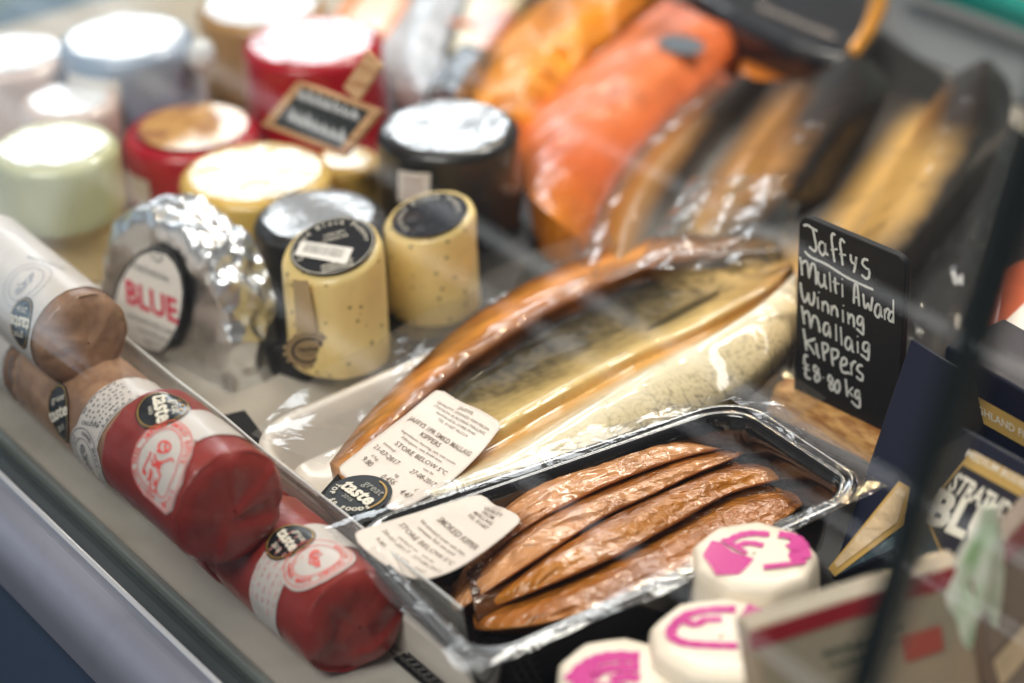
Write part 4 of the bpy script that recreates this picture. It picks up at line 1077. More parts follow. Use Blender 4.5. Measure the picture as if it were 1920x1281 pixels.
# skin mottling and vein network baked into the fish's own colour pattern
cs = np.array(mbk.c); uvk = np.array(mbk.uv); V3 = np.array(mbk.v)
for i in range(len(cs)):
    u, v = uvk[i]; p = V3[i]; e_, n_ = p @ EV, p @ NV
    m1 = max(0, 1 - abs(v - 0.36) / 0.14)
    if m1 > 0:
        k = nz((e_ * 240, n_ * 260, 0), 1.0, 4) + 0.8 * nz((e_ * 90, n_ * 110, 0), 1.0, 8)
        cs[i, :3] *= 1 - 0.55 * m1 * min(1, max(0, k * 1.5 + 0.35))
    m2 = max(0, min(1, (v - 0.70) / 0.10)) * max(0, min(1, (0.95 - u) / 0.1))
    if m2 > 0:
        r1 = abs(nz((e_ * 190 + 1.5 * nz((e_ * 90, n_ * 90, 2), 1), n_ * 170, 0), 1.0, 2)); r2 = abs(nz((e_ * 340, n_ * 300 + 1.2 * nz((e_ * 120, n_ * 110, 5), 1), 0), 1.0, 6))
        vein = max(0, 1 - r1 / 0.09) * 0.62 + max(0, 1 - r2 / 0.09) * 0.42
        cs[i, :3] *= 1 - min(0.8, vein * m2 * (0.45 + 1.1 * max(0, v - 0.74) / 0.2))
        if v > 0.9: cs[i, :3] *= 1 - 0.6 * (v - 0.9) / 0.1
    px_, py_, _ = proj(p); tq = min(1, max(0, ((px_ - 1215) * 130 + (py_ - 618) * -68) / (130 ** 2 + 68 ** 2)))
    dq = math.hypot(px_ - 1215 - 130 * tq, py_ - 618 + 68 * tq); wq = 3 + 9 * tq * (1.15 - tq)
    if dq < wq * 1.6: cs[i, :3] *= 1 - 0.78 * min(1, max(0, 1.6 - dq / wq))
    if v < 0.27: cs[i, :3] *= (1 + 0.45 * nz((e_ * 100, n_ * 22, 0), 1.0, 17) + 0.3 * nz((e_ * 240, n_ * 70, 0), 1.0, 21)) * np.array([1, 1 + 0.10 * nz((e_ * 60, n_ * 30, 0), 1.0, 23), 1])
    if 0.4 < v < 0.72: cs[i, :3] *= 1 + 0.22 * nz((e_ * 60, n_ * 24, 0), 1.0, 27) + 0.12 * nz((e_ * 260, n_ * 60, 0), 1.0, 29)
    m3 = max(0, (u - 0.84) / 0.16)
    if m3 > 0:
        k = nz((e_ * 75, n_ * 90, 0), 1.0, 12); cs[i, :3] = cs[i, :3] * (1 + 0.5 * m3 * k * 2)
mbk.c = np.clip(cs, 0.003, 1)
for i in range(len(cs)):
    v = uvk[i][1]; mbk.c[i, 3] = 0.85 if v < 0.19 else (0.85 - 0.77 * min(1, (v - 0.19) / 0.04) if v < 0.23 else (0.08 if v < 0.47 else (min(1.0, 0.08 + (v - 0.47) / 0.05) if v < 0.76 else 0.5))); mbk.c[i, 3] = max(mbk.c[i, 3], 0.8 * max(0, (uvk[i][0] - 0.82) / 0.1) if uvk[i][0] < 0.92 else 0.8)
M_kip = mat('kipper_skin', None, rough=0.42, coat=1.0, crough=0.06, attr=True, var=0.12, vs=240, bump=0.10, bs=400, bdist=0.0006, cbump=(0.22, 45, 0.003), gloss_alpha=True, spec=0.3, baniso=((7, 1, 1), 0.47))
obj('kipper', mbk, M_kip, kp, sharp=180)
# film that spreads past the fish
M_vac = film('vacuum_film', k=1.3, rough=0.07, haze=0.07, hazec=lin(226, 222, 214), bump=0.25, bs=40, bdist=0.004)
fl = [[(470, 815), (600, 700), (790, 590), (925, 505), (1060, 450), (1240, 405), (1400, 400)],
      [(545, 845), (655, 735), (825, 610), (970, 520), (1120, 460), (1290, 425), (1430, 425)],
      [(610, 872), (706, 757), (862, 612), (1006, 521), (1176, 456), (1338, 439), (1455, 446)]]
mb = loft(fl, [[0.031, 0.031, 0.031, 0.028, 0.026, 0.026, 0.03], [0.033, 0.034, 0.034, 0.032, 0.031, 0.032, 0.034], 0.034], 70, 14, None, lambda u, v, p: 0.0022 * abs(nz((p @ EV * 40, p @ NV * 90, 0), 1.0, 2)) + 0.0003 * nz(p, 120, 4))
mb.uv = None; obj('film_margin', mb, M_vac, kp, sharp=30)
fl = [[(905, 975), (1050, 935), (1180, 880), (1310, 812), (1400, 752), (1470, 685)], [(925, 985), (1080, 948), (1210, 895), (1340, 832), (1440, 775), (1530, 715)], [(945, 992), (1100, 960), (1240, 905), (1380, 840), (1480, 790), (1560, 740)]]
mb = loft(fl, [0.026, 0.024, 0.022], 40, 8, None, lambda u, v, p: 0.0015 * abs(nz(p, 80, 7))); mb.uv = None; obj('film_margin', mb, M_vac, kp, sharp=30)
mb = MB(); mb.prism([at(592, 935, 0.031), at(652, 868, 0.033), at(790, 905, 0.034), at(740, 970, 0.033), at(640, 985, 0.031)], (0, 0, -0.0012)); obj('backing_card', mb, mat('black_backing', lin(30, 27, 24), rough=0.2, coat=0.9, bump=0.3, bs=90), kp, smooth=False)
# receipt
pr = Patch([[(822, 727, 0.0440), (862, 752, 0.0440), (903, 770, 0.0425), (944, 795, 0.0435)], [(760, 778, 0.0440), (806, 806, 0.0440), (850, 834, 0.0435), (893, 858, 0.0430)], [(700, 824, 0.0425), (742, 858, 0.0440), (790, 886, 0.0445), (832, 912, 0.0425)], [(629, 880, 0.0405), (664, 908, 0.0425), (702, 935, 0.0430), (742, 963, 0.0410)]], 0.046, 0.078)
rc = obj('receipt_label', sheet(pr.pt, 0.046, 0.078, 0.004), M_receipt, kp); so = rc.modifiers.new('s', 'SOLIDIFY'); so.thickness = 0.0002
sh = Sheet(pr); mb = MB(); I = lambda t, x, y, s, **k: put_text(mb, sh, t, x, y, s, 0.0004, **k)
I('JAFFYS', 0.0, 0.0735, 0.0033, bold=0.004)
for k, tx in enumerate(('QUALITY SMOKED FISH FROM', 'STATION BUILDING MALLAIG', 'INVERNESS-SHIRE PH41', 'TEL 01687 462224')): I(tx, 0.001, 0.0698 - 0.0032 * k, 0.0026)
I("JAFFYS 1PR SMKD MALLAIG", 0.0, 0.0515, 0.0048, sx=0.68, bold=0.004); I('KIPPERS', -0.003, 0.0465, 0.0048, sx=0.75, bold=0.004)
I('Ingredients: herring, salt, oak smoke', 0.0, 0.0415, 0.0026, sx=0.9); I('Allergens: see bold text', -0.002, 0.0382, 0.0026)
I('STORE BELOW 5°C', 0.002, 0.0330, 0.0044, sx=0.85, bold=0.004); I('packed', -0.014, 0.0285, 0.0026); I('use by', 0.010, 0.0285, 0.0026)
I('21-07-2017', -0.0115, 0.0235, 0.0044, sx=0.78, bold=0.004); I('27-08-2017', 0.0115, 0.0235, 0.0044, sx=0.78, bold=0.004)
I('£/kg', -0.014, 0.0185, 0.0026); I('kg', 0.002, 0.0170, 0.0026); I('£', 0.016, 0.0160, 0.0030)
I('9.80', -0.0145, 0.0140, 0.0048, sx=0.8, bold=0.004); I('0.456', 0.0015, 0.0125, 0.0048, sx=0.8, bold=0.004); I('4.47', 0.0150, 0.0110, 0.0048, sx=0.8, bold=0.004)
obj('receipt_print', mb, M_receipt_ink, rc)
# award badge beside the receipt
pb = Plane(at(672, 927, 0.0435), pr.pt(0.04, 0.01) - pr.pt(0.006, 0.01), pr.pt(0.02, 0.03) - pr.pt(0.02, 0.0))
d = Decal(pb, c=pb.inv(672, 927), d=(1, 0.04)); d2 = Decal(pb, (638, 905), (706, 952)); R1 = 0.0148
d.d, d.u = d2.d, d2.u
mb = MB(); put_disc(mb, d, R1, R1, 0.0); bd = obj('award_badge', mb, M_badge, kp)
mb = MB(); put_ring(mb, d, R1 * 0.86, R1 * 0.86, 0.0009, 0.0004, -20, 95); obj('gold_arc', mb, M_gold, bd)
mb = MB(); put_text(mb, d, 'taste', -0.0003, 0.0005, 0.0105, 0.0005, bold=0.035); put_arc_text(mb, d, 'TOP 50 FOODS', R1 * 0.80, 268, 0.0034, 0.0005, cw=False, bold=0.03, step=0.24); obj('bold_lettering', mb, M_cream_ink, bd)
mb = MB(); put_text(mb, d, 'great', 0.0018, 0.0072, 0.0062, 0.0005); put_text(mb, d, '2016', -0.0008, -0.0052, 0.0034, 0.0005); obj('fine_lettering', mb, mat('badge_grey', lin(150, 150, 140)), bd)

# ------------------------------------------------------------------ chalkboard on its block
bz = 0.016
BL = at(1497, 742, bz); bx = nrm((at(1690, 835, bz) - BL) * np.array([1, 1, 0]))
by = nrm(ZV + np.cross(ZV, bx) * 0.0)
bp = Plane(BL, bx, by)
cb = thing('chalkboard_sign', 'upright black chalkboard price sign handwritten with kipper prices on a wooden block', 'price sign', BL * np.array([1, 1, 0]))
Lx, Rx = bp.inv(1492, 600)[0], bp.inv(1693, 600)[0]; tl = bp.inv(1492, 404)[1]; trr = bp.inv(1693, 484)[1]; Ht = max(tl, trr); rr_ = 0.006
poly = [(Lx, -0.006), (Rx, -0.006)] + [(Rx - rr_ + rr_ * math.cos(a), Ht - rr_ + rr_ * math.sin(a)) for a in np.linspace(0, math.pi / 2, 7)] + [(Lx + rr_ - rr_ * math.sin(a), Ht - rr_ + rr_ * math.cos(a)) for a in np.linspace(0, math.pi / 2, 7)]
mb = MB(); mb.prism([bp.pt(*q) for q in poly], -bp.n * 0.0042); o = obj('board', mb, mat('chalk_black', lin(30, 31, 34), rough=0.5, spec=0.2, var=0.12, vs=40, bump=0.04, bs=300), cb, smooth=True, sharp=30); bevelmod(o, 0.0006)
S_ = '''85,103 110,100 140,120 168,135|140,122 150,170 160,230 150,252 118,225|205,205 185,200 175,235 195,275 212,255 212,205 216,260 232,275|272,160 258,150 250,175 258,250 268,318|245,245 285,240|328,205 308,182 300,210 308,270 315,338|295,270 335,275|362,270 365,310 385,325 395,300|395,285 390,330 380,378|465,305 440,300 430,325 450,350 470,365 468,405 450,412 425,390|92,252 130,288 220,330 330,400 420,445 495,478
65,285 72,330 78,395|72,330 95,310 110,330 118,412|118,405 130,340 140,325 155,350 160,450|172,370 172,425 190,460 208,440|208,385 210,440 222,475|238,375 245,490|270,405 272,470 278,502|255,430 295,445|312,445 315,522|310,412 314,420|380,560 385,455 400,450 412,575|380,520 410,525|435,500 445,585 465,560 478,600 490,520|535,570 515,565 503,610 520,640 535,615 537,575 540,625 550,640|560,590 562,655|562,615 575,590 590,600|612,535 612,675|610,610 592,610 583,645 600,665 612,640
68,435 75,500 90,548 105,530 115,495|115,495 120,550 138,565 148,530 148,490|168,520 172,590|173,490 178,498|195,545 198,605|197,570 212,550 228,570 232,620|248,570 250,630|250,600 265,575 280,595 285,640|315,595 318,670|318,568 322,575|345,610 350,680|350,650 362,625 378,640 382,700|430,640 410,635 400,665 415,685 430,665 433,645 435,735 415,722 395,705
75,572 82,620 90,680|83,625 105,605 118,625 128,705|128,700 140,640 155,635 170,660 182,730|235,680 212,675 203,715 215,745 235,720 238,690 242,760|275,680 278,780|303,695 310,805|362,765 340,760 330,800 348,830 365,800 366,770 372,835 382,840|402,780 405,850|400,748 404,755|465,790 440,790 435,825 455,840 468,815 470,795 465,885 445,875 420,855
85,705 95,770 103,835|155,765 128,775 105,785 130,820 152,860|160,790 165,840 178,880|195,785 200,840 208,895|195,790 225,800 228,830 205,850|250,820 252,880 258,925|250,825 285,835 285,870 255,885|305,920 335,915 335,885 315,880 303,920 315,960 345,965 360,970|362,905 368,980|365,930 380,900 395,905|432,925 410,920 400,945 418,965 432,980 428,1008 408,1000 395,985
112,870 95,862 90,890 100,930 98,985 128,1000|80,905 118,925|82,935 122,950|165,930 148,925 150,955 172,965 180,1000 160,1015 152,990 170,960 172,935|200,990 204,996|250,985 235,982 232,1010 252,1025 262,1055 248,1065 238,1040 255,1015 252,990|285,1010 270,1030 272,1070 288,1078 298,1050 292,1015 283,1008|332,1000 338,1060 342,1105|375,1050 345,1080|350,1075 378,1105|415,1075 395,1070 388,1100 400,1115 412,1095 412,1080 415,1160 395,1160 365,1130'''
mb = MB()
for st in S_.replace('\n', '|').split('|'):
    pts = [tuple(map(float, q.split(','))) for q in st.split()]
    put_stroke(mb, bp.pt, [bp.inv(1480 + 0.32 * x, 390 + 0.32 * y) for x, y in pts], 0.00135, 0.0003)
obj('handwriting', mb, mat('chalk_pen', lin(206, 208, 204), rough=0.8, var=0.18, vs=700), cb)
mb = MB(); q0 = np.cross(ZV, bx); q0 = q0 if q0 @ bp.n > 0 else -q0
c0 = bp.pt(Lx - 0.009, 0, 0); vs = []
Lb = (Rx - Lx) + 0.014
pf = [(0.0095, -bz), (0.0097, -bz + 0.007), (0.0090, -0.004), (0.0060, 0.0010), (0.003, 0.0028), (-0.004, 0.003), (-0.010, 0.001), (-0.015, -0.006), (-0.016, -bz)]
for x in (0.0, 0.002, Lb - 0.002, Lb):
    k = 0.93 if x in (0.0, Lb) else 1
    for (dn, dz) in pf: vs.append(c0 + bx * x + q0 * dn * k + ZV * (dz * k if dz > 0 else dz))
mb.grid(vs, 4, len(pf)); n = len(pf); mb.f += [tuple(range(n)), tuple(range(3 * n, 4 * n))]
M_oak = mat('oiled_wood', lin(214, 164, 100), rough=0.42, c2=lin(158, 104, 54), c2s=55, c2t=(0.42, 0.62), var=0.08, coat=0.2, aniso=(1.0, 1.6, 9.0), bump=0.1, bs=200)
obj('wood_block', mb, M_oak, cb, sharp=50)
# ------------------------------------------------------------------ whole kippers behind, in a second pack
k2 = thing('kipper_pack', 'blurred clear pack of dark whole kippers with tan stripes behind the chalkboard sign', 'fish pack', at(1500, 300, 0.006))
ST, DK, GR, GD, SV, NO = lin(152, 106, 50), lin(26, 21, 19), lin(92, 90, 88), lin(178, 140, 78), lin(56, 52, 48), lin(44, 31, 24)
LL = [
    [(1098, 500), (1118, 420), (1150, 350), (1212, 268), (1288, 195), (1362, 150)],
    [(1150, 500), (1165, 420), (1205, 340), (1260, 270), (1330, 200), (1392, 140)],
    [(1200, 500), (1222, 420), (1262, 350), (1306, 285), (1360, 215), (1420, 150)],
    [(1240, 500), (1262, 430), (1296, 370), (1338, 300), (1396, 225), (1450, 150)],
    [(1275, 500), (1300, 440), (1338, 370), (1390, 296), (1448, 225), (1500, 150)],
    [(1335, 500), (1368, 440), (1402, 370), (1450, 296), (1502, 225), (1560, 150)],
    [(1390, 500), (1432, 440), (1470, 370), (1520, 290), (1570, 220), (1620, 150)],
    [(1450, 520), (1505, 440), (1560, 370), (1610, 300), (1660, 232), (1710, 180)],
    [(1510, 520), (1570, 440), (1622, 370), (1668, 300), (1716, 238), (1752, 195)],
    [(1580, 520), (1640, 440), (1690, 370), (1730, 300), (1762, 238), (1785, 190)],
    [(1650, 530), (1710, 450), (1765, 375), (1810, 300), (1838, 225), (1840, 150)],
    [(1695, 540), (1755, 460), (1815, 385), (1862, 300), (1888, 220), (1862, 125)]]
ZZ = [0.014, 0.034, 0.032, 0.024, 0.033, 0.036, 0.034, 0.032, 0.036, 0.038, 0.042, 0.020]
C2 = [[ST, ST, ST, ST, ST, DK], [ST, ST, ST, ST, NO, DK], [GR, GR, DK, DK, DK, DK], [GR, GR, GR, GR, DK, DK], [ST, GD, ST, ST, ST, NO], [GR, SV, ST, ST, NO, DK], [GR, GR, DK, DK, DK, DK], [GD, GR, DK, DK, SV, DK], [GD, GD, GD, GD, GD, NO], [SV, SV, SV, GD, SV, NO], [DK, SV, DK, DK, DK, NO], [DK] * 6]
mb = loft(LL, ZZ, 90, 110, C2, lambda u, v, p: 0.002 * nz(p, 22, 5) + 0.0004 * nz(p, 90, 2), skirt=0.007)
M_k2 = mat('kipper_skin_far', None, rough=0.5, coat=0.3, crough=0.08, attr=True, var=0.3, vs=60, bump=0.12, bs=40, bdist=0.003, spec=0.15)
obj('kipper', mb, M_k2, k2, sharp=180)
for ln_, zz_, cc_ in (
    ([[(1318, 425), (1352, 372), (1400, 302), (1455, 226), (1512, 152), (1572, 108)], [(1362, 428), (1402, 372), (1452, 302), (1508, 226), (1556, 155), (1590, 104)], [(1428, 432), (1476, 374), (1522, 302), (1576, 226), (1618, 160), (1610, 106)], [(1492, 440), (1548, 382), (1596, 308), (1645, 232), (1672, 165), (1630, 112)]], [[0.024, 0.034, 0.034, 0.034, 0.034, 0.034], [0.032, 0.050, 0.052, 0.052, 0.05, 0.045], [0.032, 0.050, 0.052, 0.052, 0.05, 0.045], [0.020, 0.030, 0.03, 0.03, 0.03, 0.03]], [[ST, GD, ST, ST, NO, DK], [GD, ST, ST, NO, DK, DK], [NO, DK, DK, DK, DK, DK], [DK] * 6]),
    ([[(1560, 500), (1625, 400), (1680, 305), (1728, 220), (1780, 150), (1832, 116)], [(1610, 505), (1680, 405), (1735, 310), (1775, 224), (1812, 152), (1844, 112)], [(1665, 510), (1742, 410), (1802, 315), (1842, 230), (1858, 158), (1852, 112)], [(1712, 520), (1796, 420), (1858, 320), (1892, 235), (1896, 165), (1862, 118)]], [0.036, 0.056, 0.056, 0.028], [[GD, GD, GD, ST, NO, NO], [SV, GD, GD, NO, DK, NO], [SV, SV, SV, DK, DK, DK], [DK] * 6])):
    obj('kipper', loft(ln_, zz_, 80, 60, cc_, lambda u, v, p: 0.0018 * nz(p, 26, 3) + 0.0007 * nz(p, 90, 2), skirt=0.02, jit=lambda u, v, p: 0.06 * nz(p, 50, 3)), M_k2, k2, sharp=180)
M_vac2 = film('vacuum_film_far', k=1.5, rough=0.1, haze=0.05, hazec=lin(206, 206, 206), bump=0.5, bs=35, bdist=0.005)
mb = loft([[(1040, 520), (1065, 420), (1105, 330), (1170, 245), (1260, 170), (1350, 100)], [(1085, 520), (1108, 420), (1142, 340), (1204, 262), (1282, 190), (1360, 140)], [(1120, 520), (1140, 420), (1178, 345), (1235, 270), (1310, 200), (1375, 146)]], [0.014, 0.032, 0.038], 40, 8, None, lambda u, v, p: 0.003 * abs(nz(p, 50)))
mb.uv = None; obj('film_margin', mb, M_vac2, k2)
mb = loft([[(1690, 470), (1760, 380), (1822, 300), (1880, 180)], [(1690, 580), (1770, 500), (1838, 370), (1905, 190)], [(1705, 705), (1790, 640), (1850, 480), (1918, 250)]], [0.022, 0.030, 0.024], 40, 14, None, lambda u, v, p: 0.005 * abs(nz(p, 45, 8)) + 0.002 * nz(p, 120))
mb.uv = None; obj('film_margin', mb, M_vac2, k2, sharp=30)
mb = loft([[(1190, 500), (1240, 420), (1300, 330)], [(1250, 505), (1290, 430), (1340, 335)], [(1310, 505), (1345, 430), (1380, 330)], [(1380, 500), (1420, 430), (1450, 330)], [(1450, 500), (1490, 420), (1510, 330)]], [0.040, 0.050, 0.046, 0.056, 0.044], 40, 40, None, lambda u, v, p: 0.005 * abs(nz(p, 40, 3)) + 0.0008 * nz(p, 100))
mb.uv = None; obj('film_fold', mb, M_vac2, k2, sharp=24)

# ------------------------------------------------------------------ salmon packs
M_orange = mat('smoked_salmon_orange', None, rough=0.35, coat=0.5, crough=0.14, attr=True, var=0.3, vs=25, bump=0.2, bs=40, bdist=0.004)
O1, O2, O3, S1, S2, S3 = lin(222, 144, 36), lin(184, 108, 14), lin(224, 152, 66), lin(204, 110, 62), lin(188, 88, 38), lin(170, 98, 30)
mb = loft([[(872, 178), (935, 78), (1005, 10), (1090, -60)], [(900, 195), (970, 100), (1040, 25), (1120, -50)], [(950, 215), (1010, 130), (1090, 45), (1170, -40)], [(990, 232), (1062, 145), (1150, 60), (1240, -30)]], [[0.018] * 4, [0.032] * 4, [0.035] * 4, [0.024] * 4], 60, 50, [[O1, O1, O1, O2], [O3, O1, O2, O1], [O2, O3, O1, O2], [O1, O1, O2, O2]], lambda u, v, p: 0.0060 * (0.5 - abs(nz(p, 26, 4)) * 1.6) + 0.0022 * (0.4 - abs(nz(p, 70, 2)) * 1.6), skirt=0.007)
single('salmon_pack', mb, M_orange, 'amber orange bag of smoked fish behind the black price sticker cheese', 'fish pack', 'smoked fish packs at the back', sharp=30)
mb = loft([[(976, 345), (980, 245), (1060, 152), (1160, 70), (1250, -5)], [(1000, 375), (1030, 275), (1100, 185), (1200, 95), (1290, 15)], [(1045, 415), (1090, 310), (1160, 215), (1260, 120), (1340, 40)], [(1090, 450), (1150, 340), (1230, 240), (1320, 150), (1410, 60)]], [[0.024] * 5, [0.036] * 5, [0.036] * 5, [0.022] * 5], 70, 50, [[S3, S1, S1, S1, S2], [S3, S2, S1, S1, S2], [O2, S2, S1, S1, S2], [S3, S2, S2, S2, S2]], lambda u, v, p: 0.0025 * nz(p, 24, 9) + 0.0016 * (0.4 - abs(nz((p @ EV * 90, p @ NV * 30, 0), 1.0, 3)) * 1.8), skirt=0.007)
sp_ = single('salmon_pack', mb, M_orange, 'pink orange side of smoked salmon in film between amber bag and kippers', 'fish pack', 'smoked fish packs at the back', sharp=40)
mb = MB(); pp = Plane(at(1275, 80, 0.040), EV, nrm(NV + ZV * 0.1)); d = Decal(pp, (1245, 70), (1310, 95)); put_disc(mb, d, 0.017, 0.011, 0.0, seg=24)  # grey-blue disc painted in place of an oval reflection
lb = obj('reflection_oval', mb, mat('grey_blue_reflection', lin(72, 82, 92), rough=0.4), sp_); 
mb = MB(); mb.prism([at(1392, 60, 0.018), at(1535, 120, 0.018), at(1500, 190, 0.018), at(1380, 170, 0.018)], (0, 0, -0.01)); o = single('salmon_pack', mb, mat('amber_fish', lin(176, 100, 30), rough=0.3, coat=0.8, var=0.25, vs=40), 'small amber fish pack below the black gold edged pack', 'fish pack', 'smoked fish packs at the back'); bevelmod(o, 0.006, 3)


def board(pts, dvec, name, label, cat, m, group=None, bev=0.002):
    mb = MB(); mb.prism([at(*q) for q in pts], dvec); o = single(name, mb, m, label, cat, group, smooth=True, sharp=30); bevelmod(o, bev, 3); return o


GP = 'flat packs at the back'
M_white_pack = mat('white_pack_film', lin(206, 212, 224), rough=0.25, coat=0.8, var=0.06, bump=0.6, bs=45, bdist=0.005)
t = thing('fish_pack', 'white backed pack with crumpled grey film corner between red cheese and amber bag', 'fish pack', at(800, 120, 0.01), GP)
mb = loft([[(738, 165), (715, 90), (735, 20), (760, -50)], [(790, 168), (775, 90), (800, 20), (830, -50)], [(838, 165), (830, 100), (860, 20), (890, -50)]], [0.020, 0.030, 0.022], 40, 30, None, lambda u, v, p: 0.004 * abs(nz(p, 40, 1)), skirt=0.008); mb.uv = None
obj('backing', mb, M_white_pack, t, sharp=30)
mb = loft([[(800, 166), (830, 120), (870, 80)], [(850, 172), (880, 125), (905, 90)], [(880, 160), (915, 115), (935, 85)]], [0.034, 0.040, 0.030], 30, 20, None, lambda u, v, p: 0.009 * abs(nz(p, 60, 6)), skirt=0.02); mb.uv = None
obj('crumpled_film', mb, mat('grey_silver_film', lin(150, 156, 166), rough=0.2, metal=0.6, coat=0.8, bump=0.6, bs=80, bdist=0.005), t, sharp=20)
t = thing('fish_pack', 'cream backed salmon slice pack with orange edges behind the large red cheese', 'fish pack', at(690, 20, 0.01), GP)
mb = MB(); mb.prism([at(*q) for q in ((620, 45, 0.022), (715, 62, 0.022), (800, -60, 0.022), (690, -60, 0.022))], (0, 0, -0.012)); o = obj('backing', mb, mat('cream_card', lin(228, 220, 200), rough=0.4, coat=0.4), t); bevelmod(o, 0.002)
mb = MB()
for q in (((612, 48), (634, 50), (706, -60), (684, -60)), ((704, 60), (722, 64), (808, -60), (788, -60))): mb.prism([at(x, y, 0.026) for x, y in q], (0, 0, -0.005))
o = obj('salmon_edge', mb, mat('salmon_edge', lin(224, 136, 66), rough=0.3, coat=0.6, var=0.2), t); bevelmod(o, 0.002)
t = thing('fish_pack', 'tan and pink marbled pack lying between white pack and amber bag', 'fish pack', at(890, 50, 0.01), GP)
mb = MB(); mb.prism([at(*q) for q in ((842, 92, 0.024), (908, 100, 0.024), (1010, -50, 0.024), (890, -50, 0.024))], (0, 0, -0.014)); o = obj('backing', mb, mat('tan_pink_pack', lin(198, 184, 148), rough=0.35, coat=0.6, c2=lin(198, 140, 128), c2s=22, c2t=(0.47, 0.56), var=0.1), t); bevelmod(o, 0.003)
mb = MB(); put_disc(mb, Decal(Plane(at(865, 45, 0.0245), EV, NV), c=(0, 0), d=(1, 0.4)), 0.010, 0.005, 0.0004, seg=20); obj('rust_mark', mb, mat('rust_print', lin(186, 104, 62), rough=0.5), t)

# black pack with golden edge
t = thing('black_pack', 'black foil pack with a curved golden edge and faded white lettering at the top', 'pack', at(1480, 40, 0.01))
mb = MB(); mb.prism([at(*q) for q in ((1285, -20, 0.040), (1380, 40, 0.040), (1490, 92, 0.040), (1590, 112, 0.040), (1630, 60, 0.040), (1655, -30, 0.040), (1640, -90, 0.04), (1320, -90, 0.04))], (0, 0, -0.03)); o = obj('body', mb, mat('black_foil', lin(24, 26, 32), rough=0.28, coat=0.7, var=0.2, vs=40, bump=0.4, bs=40, bdist=0.004), t); bevelmod(o, 0.006, 3)
mb = MB(); mb.tube([at(x, y, z) for x, y, z in ((1578, 118, 0.030), (1600, 100, 0.038), (1626, 62, 0.041), (1645, 20, 0.041), (1652, -30, 0.040))], [0.003, 0.0042, 0.005, 0.006, 0.006], 10); obj('gold_edge', mb, mat('gold_foil_edge', lin(224, 150, 38), rough=0.25, metal=0.5, coat=0.6), t)
mb = MB(); pp = Plane(at(1480, 40, 0.0405), EV, NV); d = Decal(pp, (1420, 12), (1560, 70)); random.seed(9); x = -d.len / 2
while x < d.len / 2:
    k = random.uniform(0.003, 0.006); hh = random.uniform(0.004, 0.007); put_stroke(mb, d.pt, [(x, -0.003), (x + k * .4, hh * .6), (x + k * .6, -0.002), (x + k, 0.001)], 0.0014, 0.0006); x += k + 0.0015
obj('faded_lettering', mb, mat('faded_white', lin(150, 140, 134)), t)

# ------------------------------------------------------------------ navy cartons of cheese
M_navy = mat('navy_card', lin(20, 25, 44), rough=0.45, spec=0.25, coat=0.1, crough=0.2, var=0.08, vs=60, bump=0.05, bs=500)
M_goldc = mat('gold_card_print', lin(186, 152, 86), rough=0.38, var=0.08, vs=80, coat=0.2)
M_tealp = mat('teal_dark_print', lin(44, 62, 72), rough=0.4, coat=0.3, c2=lin(86, 106, 114), c2s=70, c2t=(0.54, 0.6), var=0.1, aniso=(3, 1, 1))
GC = 'navy cheese cartons'


def carton(label, p3, p4, thick, loc):
    P3 = [at(*q) for q in p3]; n = nrm(np.cross(P3[1] - P3[0], P3[2] - P3[0])); n = n if n @ (CP - P3[0]) > 0 else -n
    q4 = [np.array(onplane(x, y, P3[0], n)) for x, y in p4]; t = thing('cheese_carton', label, 'carton', loc, GC)
    mb = MB(); mb.prism(P3 + q4, -n * thick); o = obj('box', mb, M_navy, t, sharp=30); bevelmod(o, 0.0012, 2)
    return t, Plane(P3[0], P3[1] - P3[0], P3[0] - P3[2]), n


# back carton with golden band
t, pc, n = carton('navy carton with a gold lettered band, furthest back of the cartons', [(1772, 648, 0.090), (1985, 772, 0.090), (1985, 905, 0.055)], [(1752, 800)], 0.035, at(1880, 800, 0.0))
mb = MB(); q = [pc.inv(*p) for p in ((1817, 733), (1985, 828), (1985, 872), (1800, 768))]; put_poly(mb, pc.pt, q, 0.0005, 3); gb = obj('gold_band', mb, M_goldc, t)
mb = MB(); d = Decal(pc, (1828, 762), (1985, 848)); put_text(mb, d, 'HIGHLAND FINE CHEESES', 0.004, 0, 0.0056, 0.0009, bold=0.01); obj('lettering', mb, M_cream_ink, gb)
# left carton with window
t, pc, n = carton('navy carton with a clear wedge window showing pale cheese, beside the chalkboard sign', [(1708, 632, 0.088), (1812, 696, 0.088), (1556, 1084, 0.016)], [], 0.040, at(1680, 960, 0.0))
for o in list(t.children): bpy.data.objects.remove(o)
q4 = np.array(onplane(1730, 1010, pc.o, pc.n)); A_, B_, D_ = at(1708, 632, 0.088), at(1812, 696, 0.088), at(1556, 1084, 0.016)
mb = MB(); mb.prism([A_, B_, q4, D_], -pc.n * 0.04); o = obj('box', mb, M_navy, t, sharp=30); bevelmod(o, 0.0012)
mb = MB(); q = [pc.inv(*p) for p in ((1686, 903), (1706, 915), (1694, 985), (1566, 1082), (1554, 1066))]; put_poly(mb, pc.pt, q, 0.0004, 3); wf = obj('window_frame', mb, M_goldc, t)
mb = MB(); q = [pc.inv(*p) for p in ((1686, 914), (1699, 924), (1684, 980), (1572, 1066), (1566, 1058))]; put_poly(mb, pc.pt, q, 0.0009, 5); obj('window_film', mb, mat('wedge_cheese_film', lin(206, 180, 144), rough=0.2, coat=1.0, crough=0.05, var=0.12, vs=60, bump=0.6, bs=90, bdist=0.004), wf)
mb = MB(); q = [pc.inv(*p) for p in ((1566, 1083), (1690, 994), (1728, 975), (1728, 1004), (1600, 1064))]; put_poly(mb, pc.pt, q, 0.0006, 3); obj('teal_print', mb, M_tealp, t)
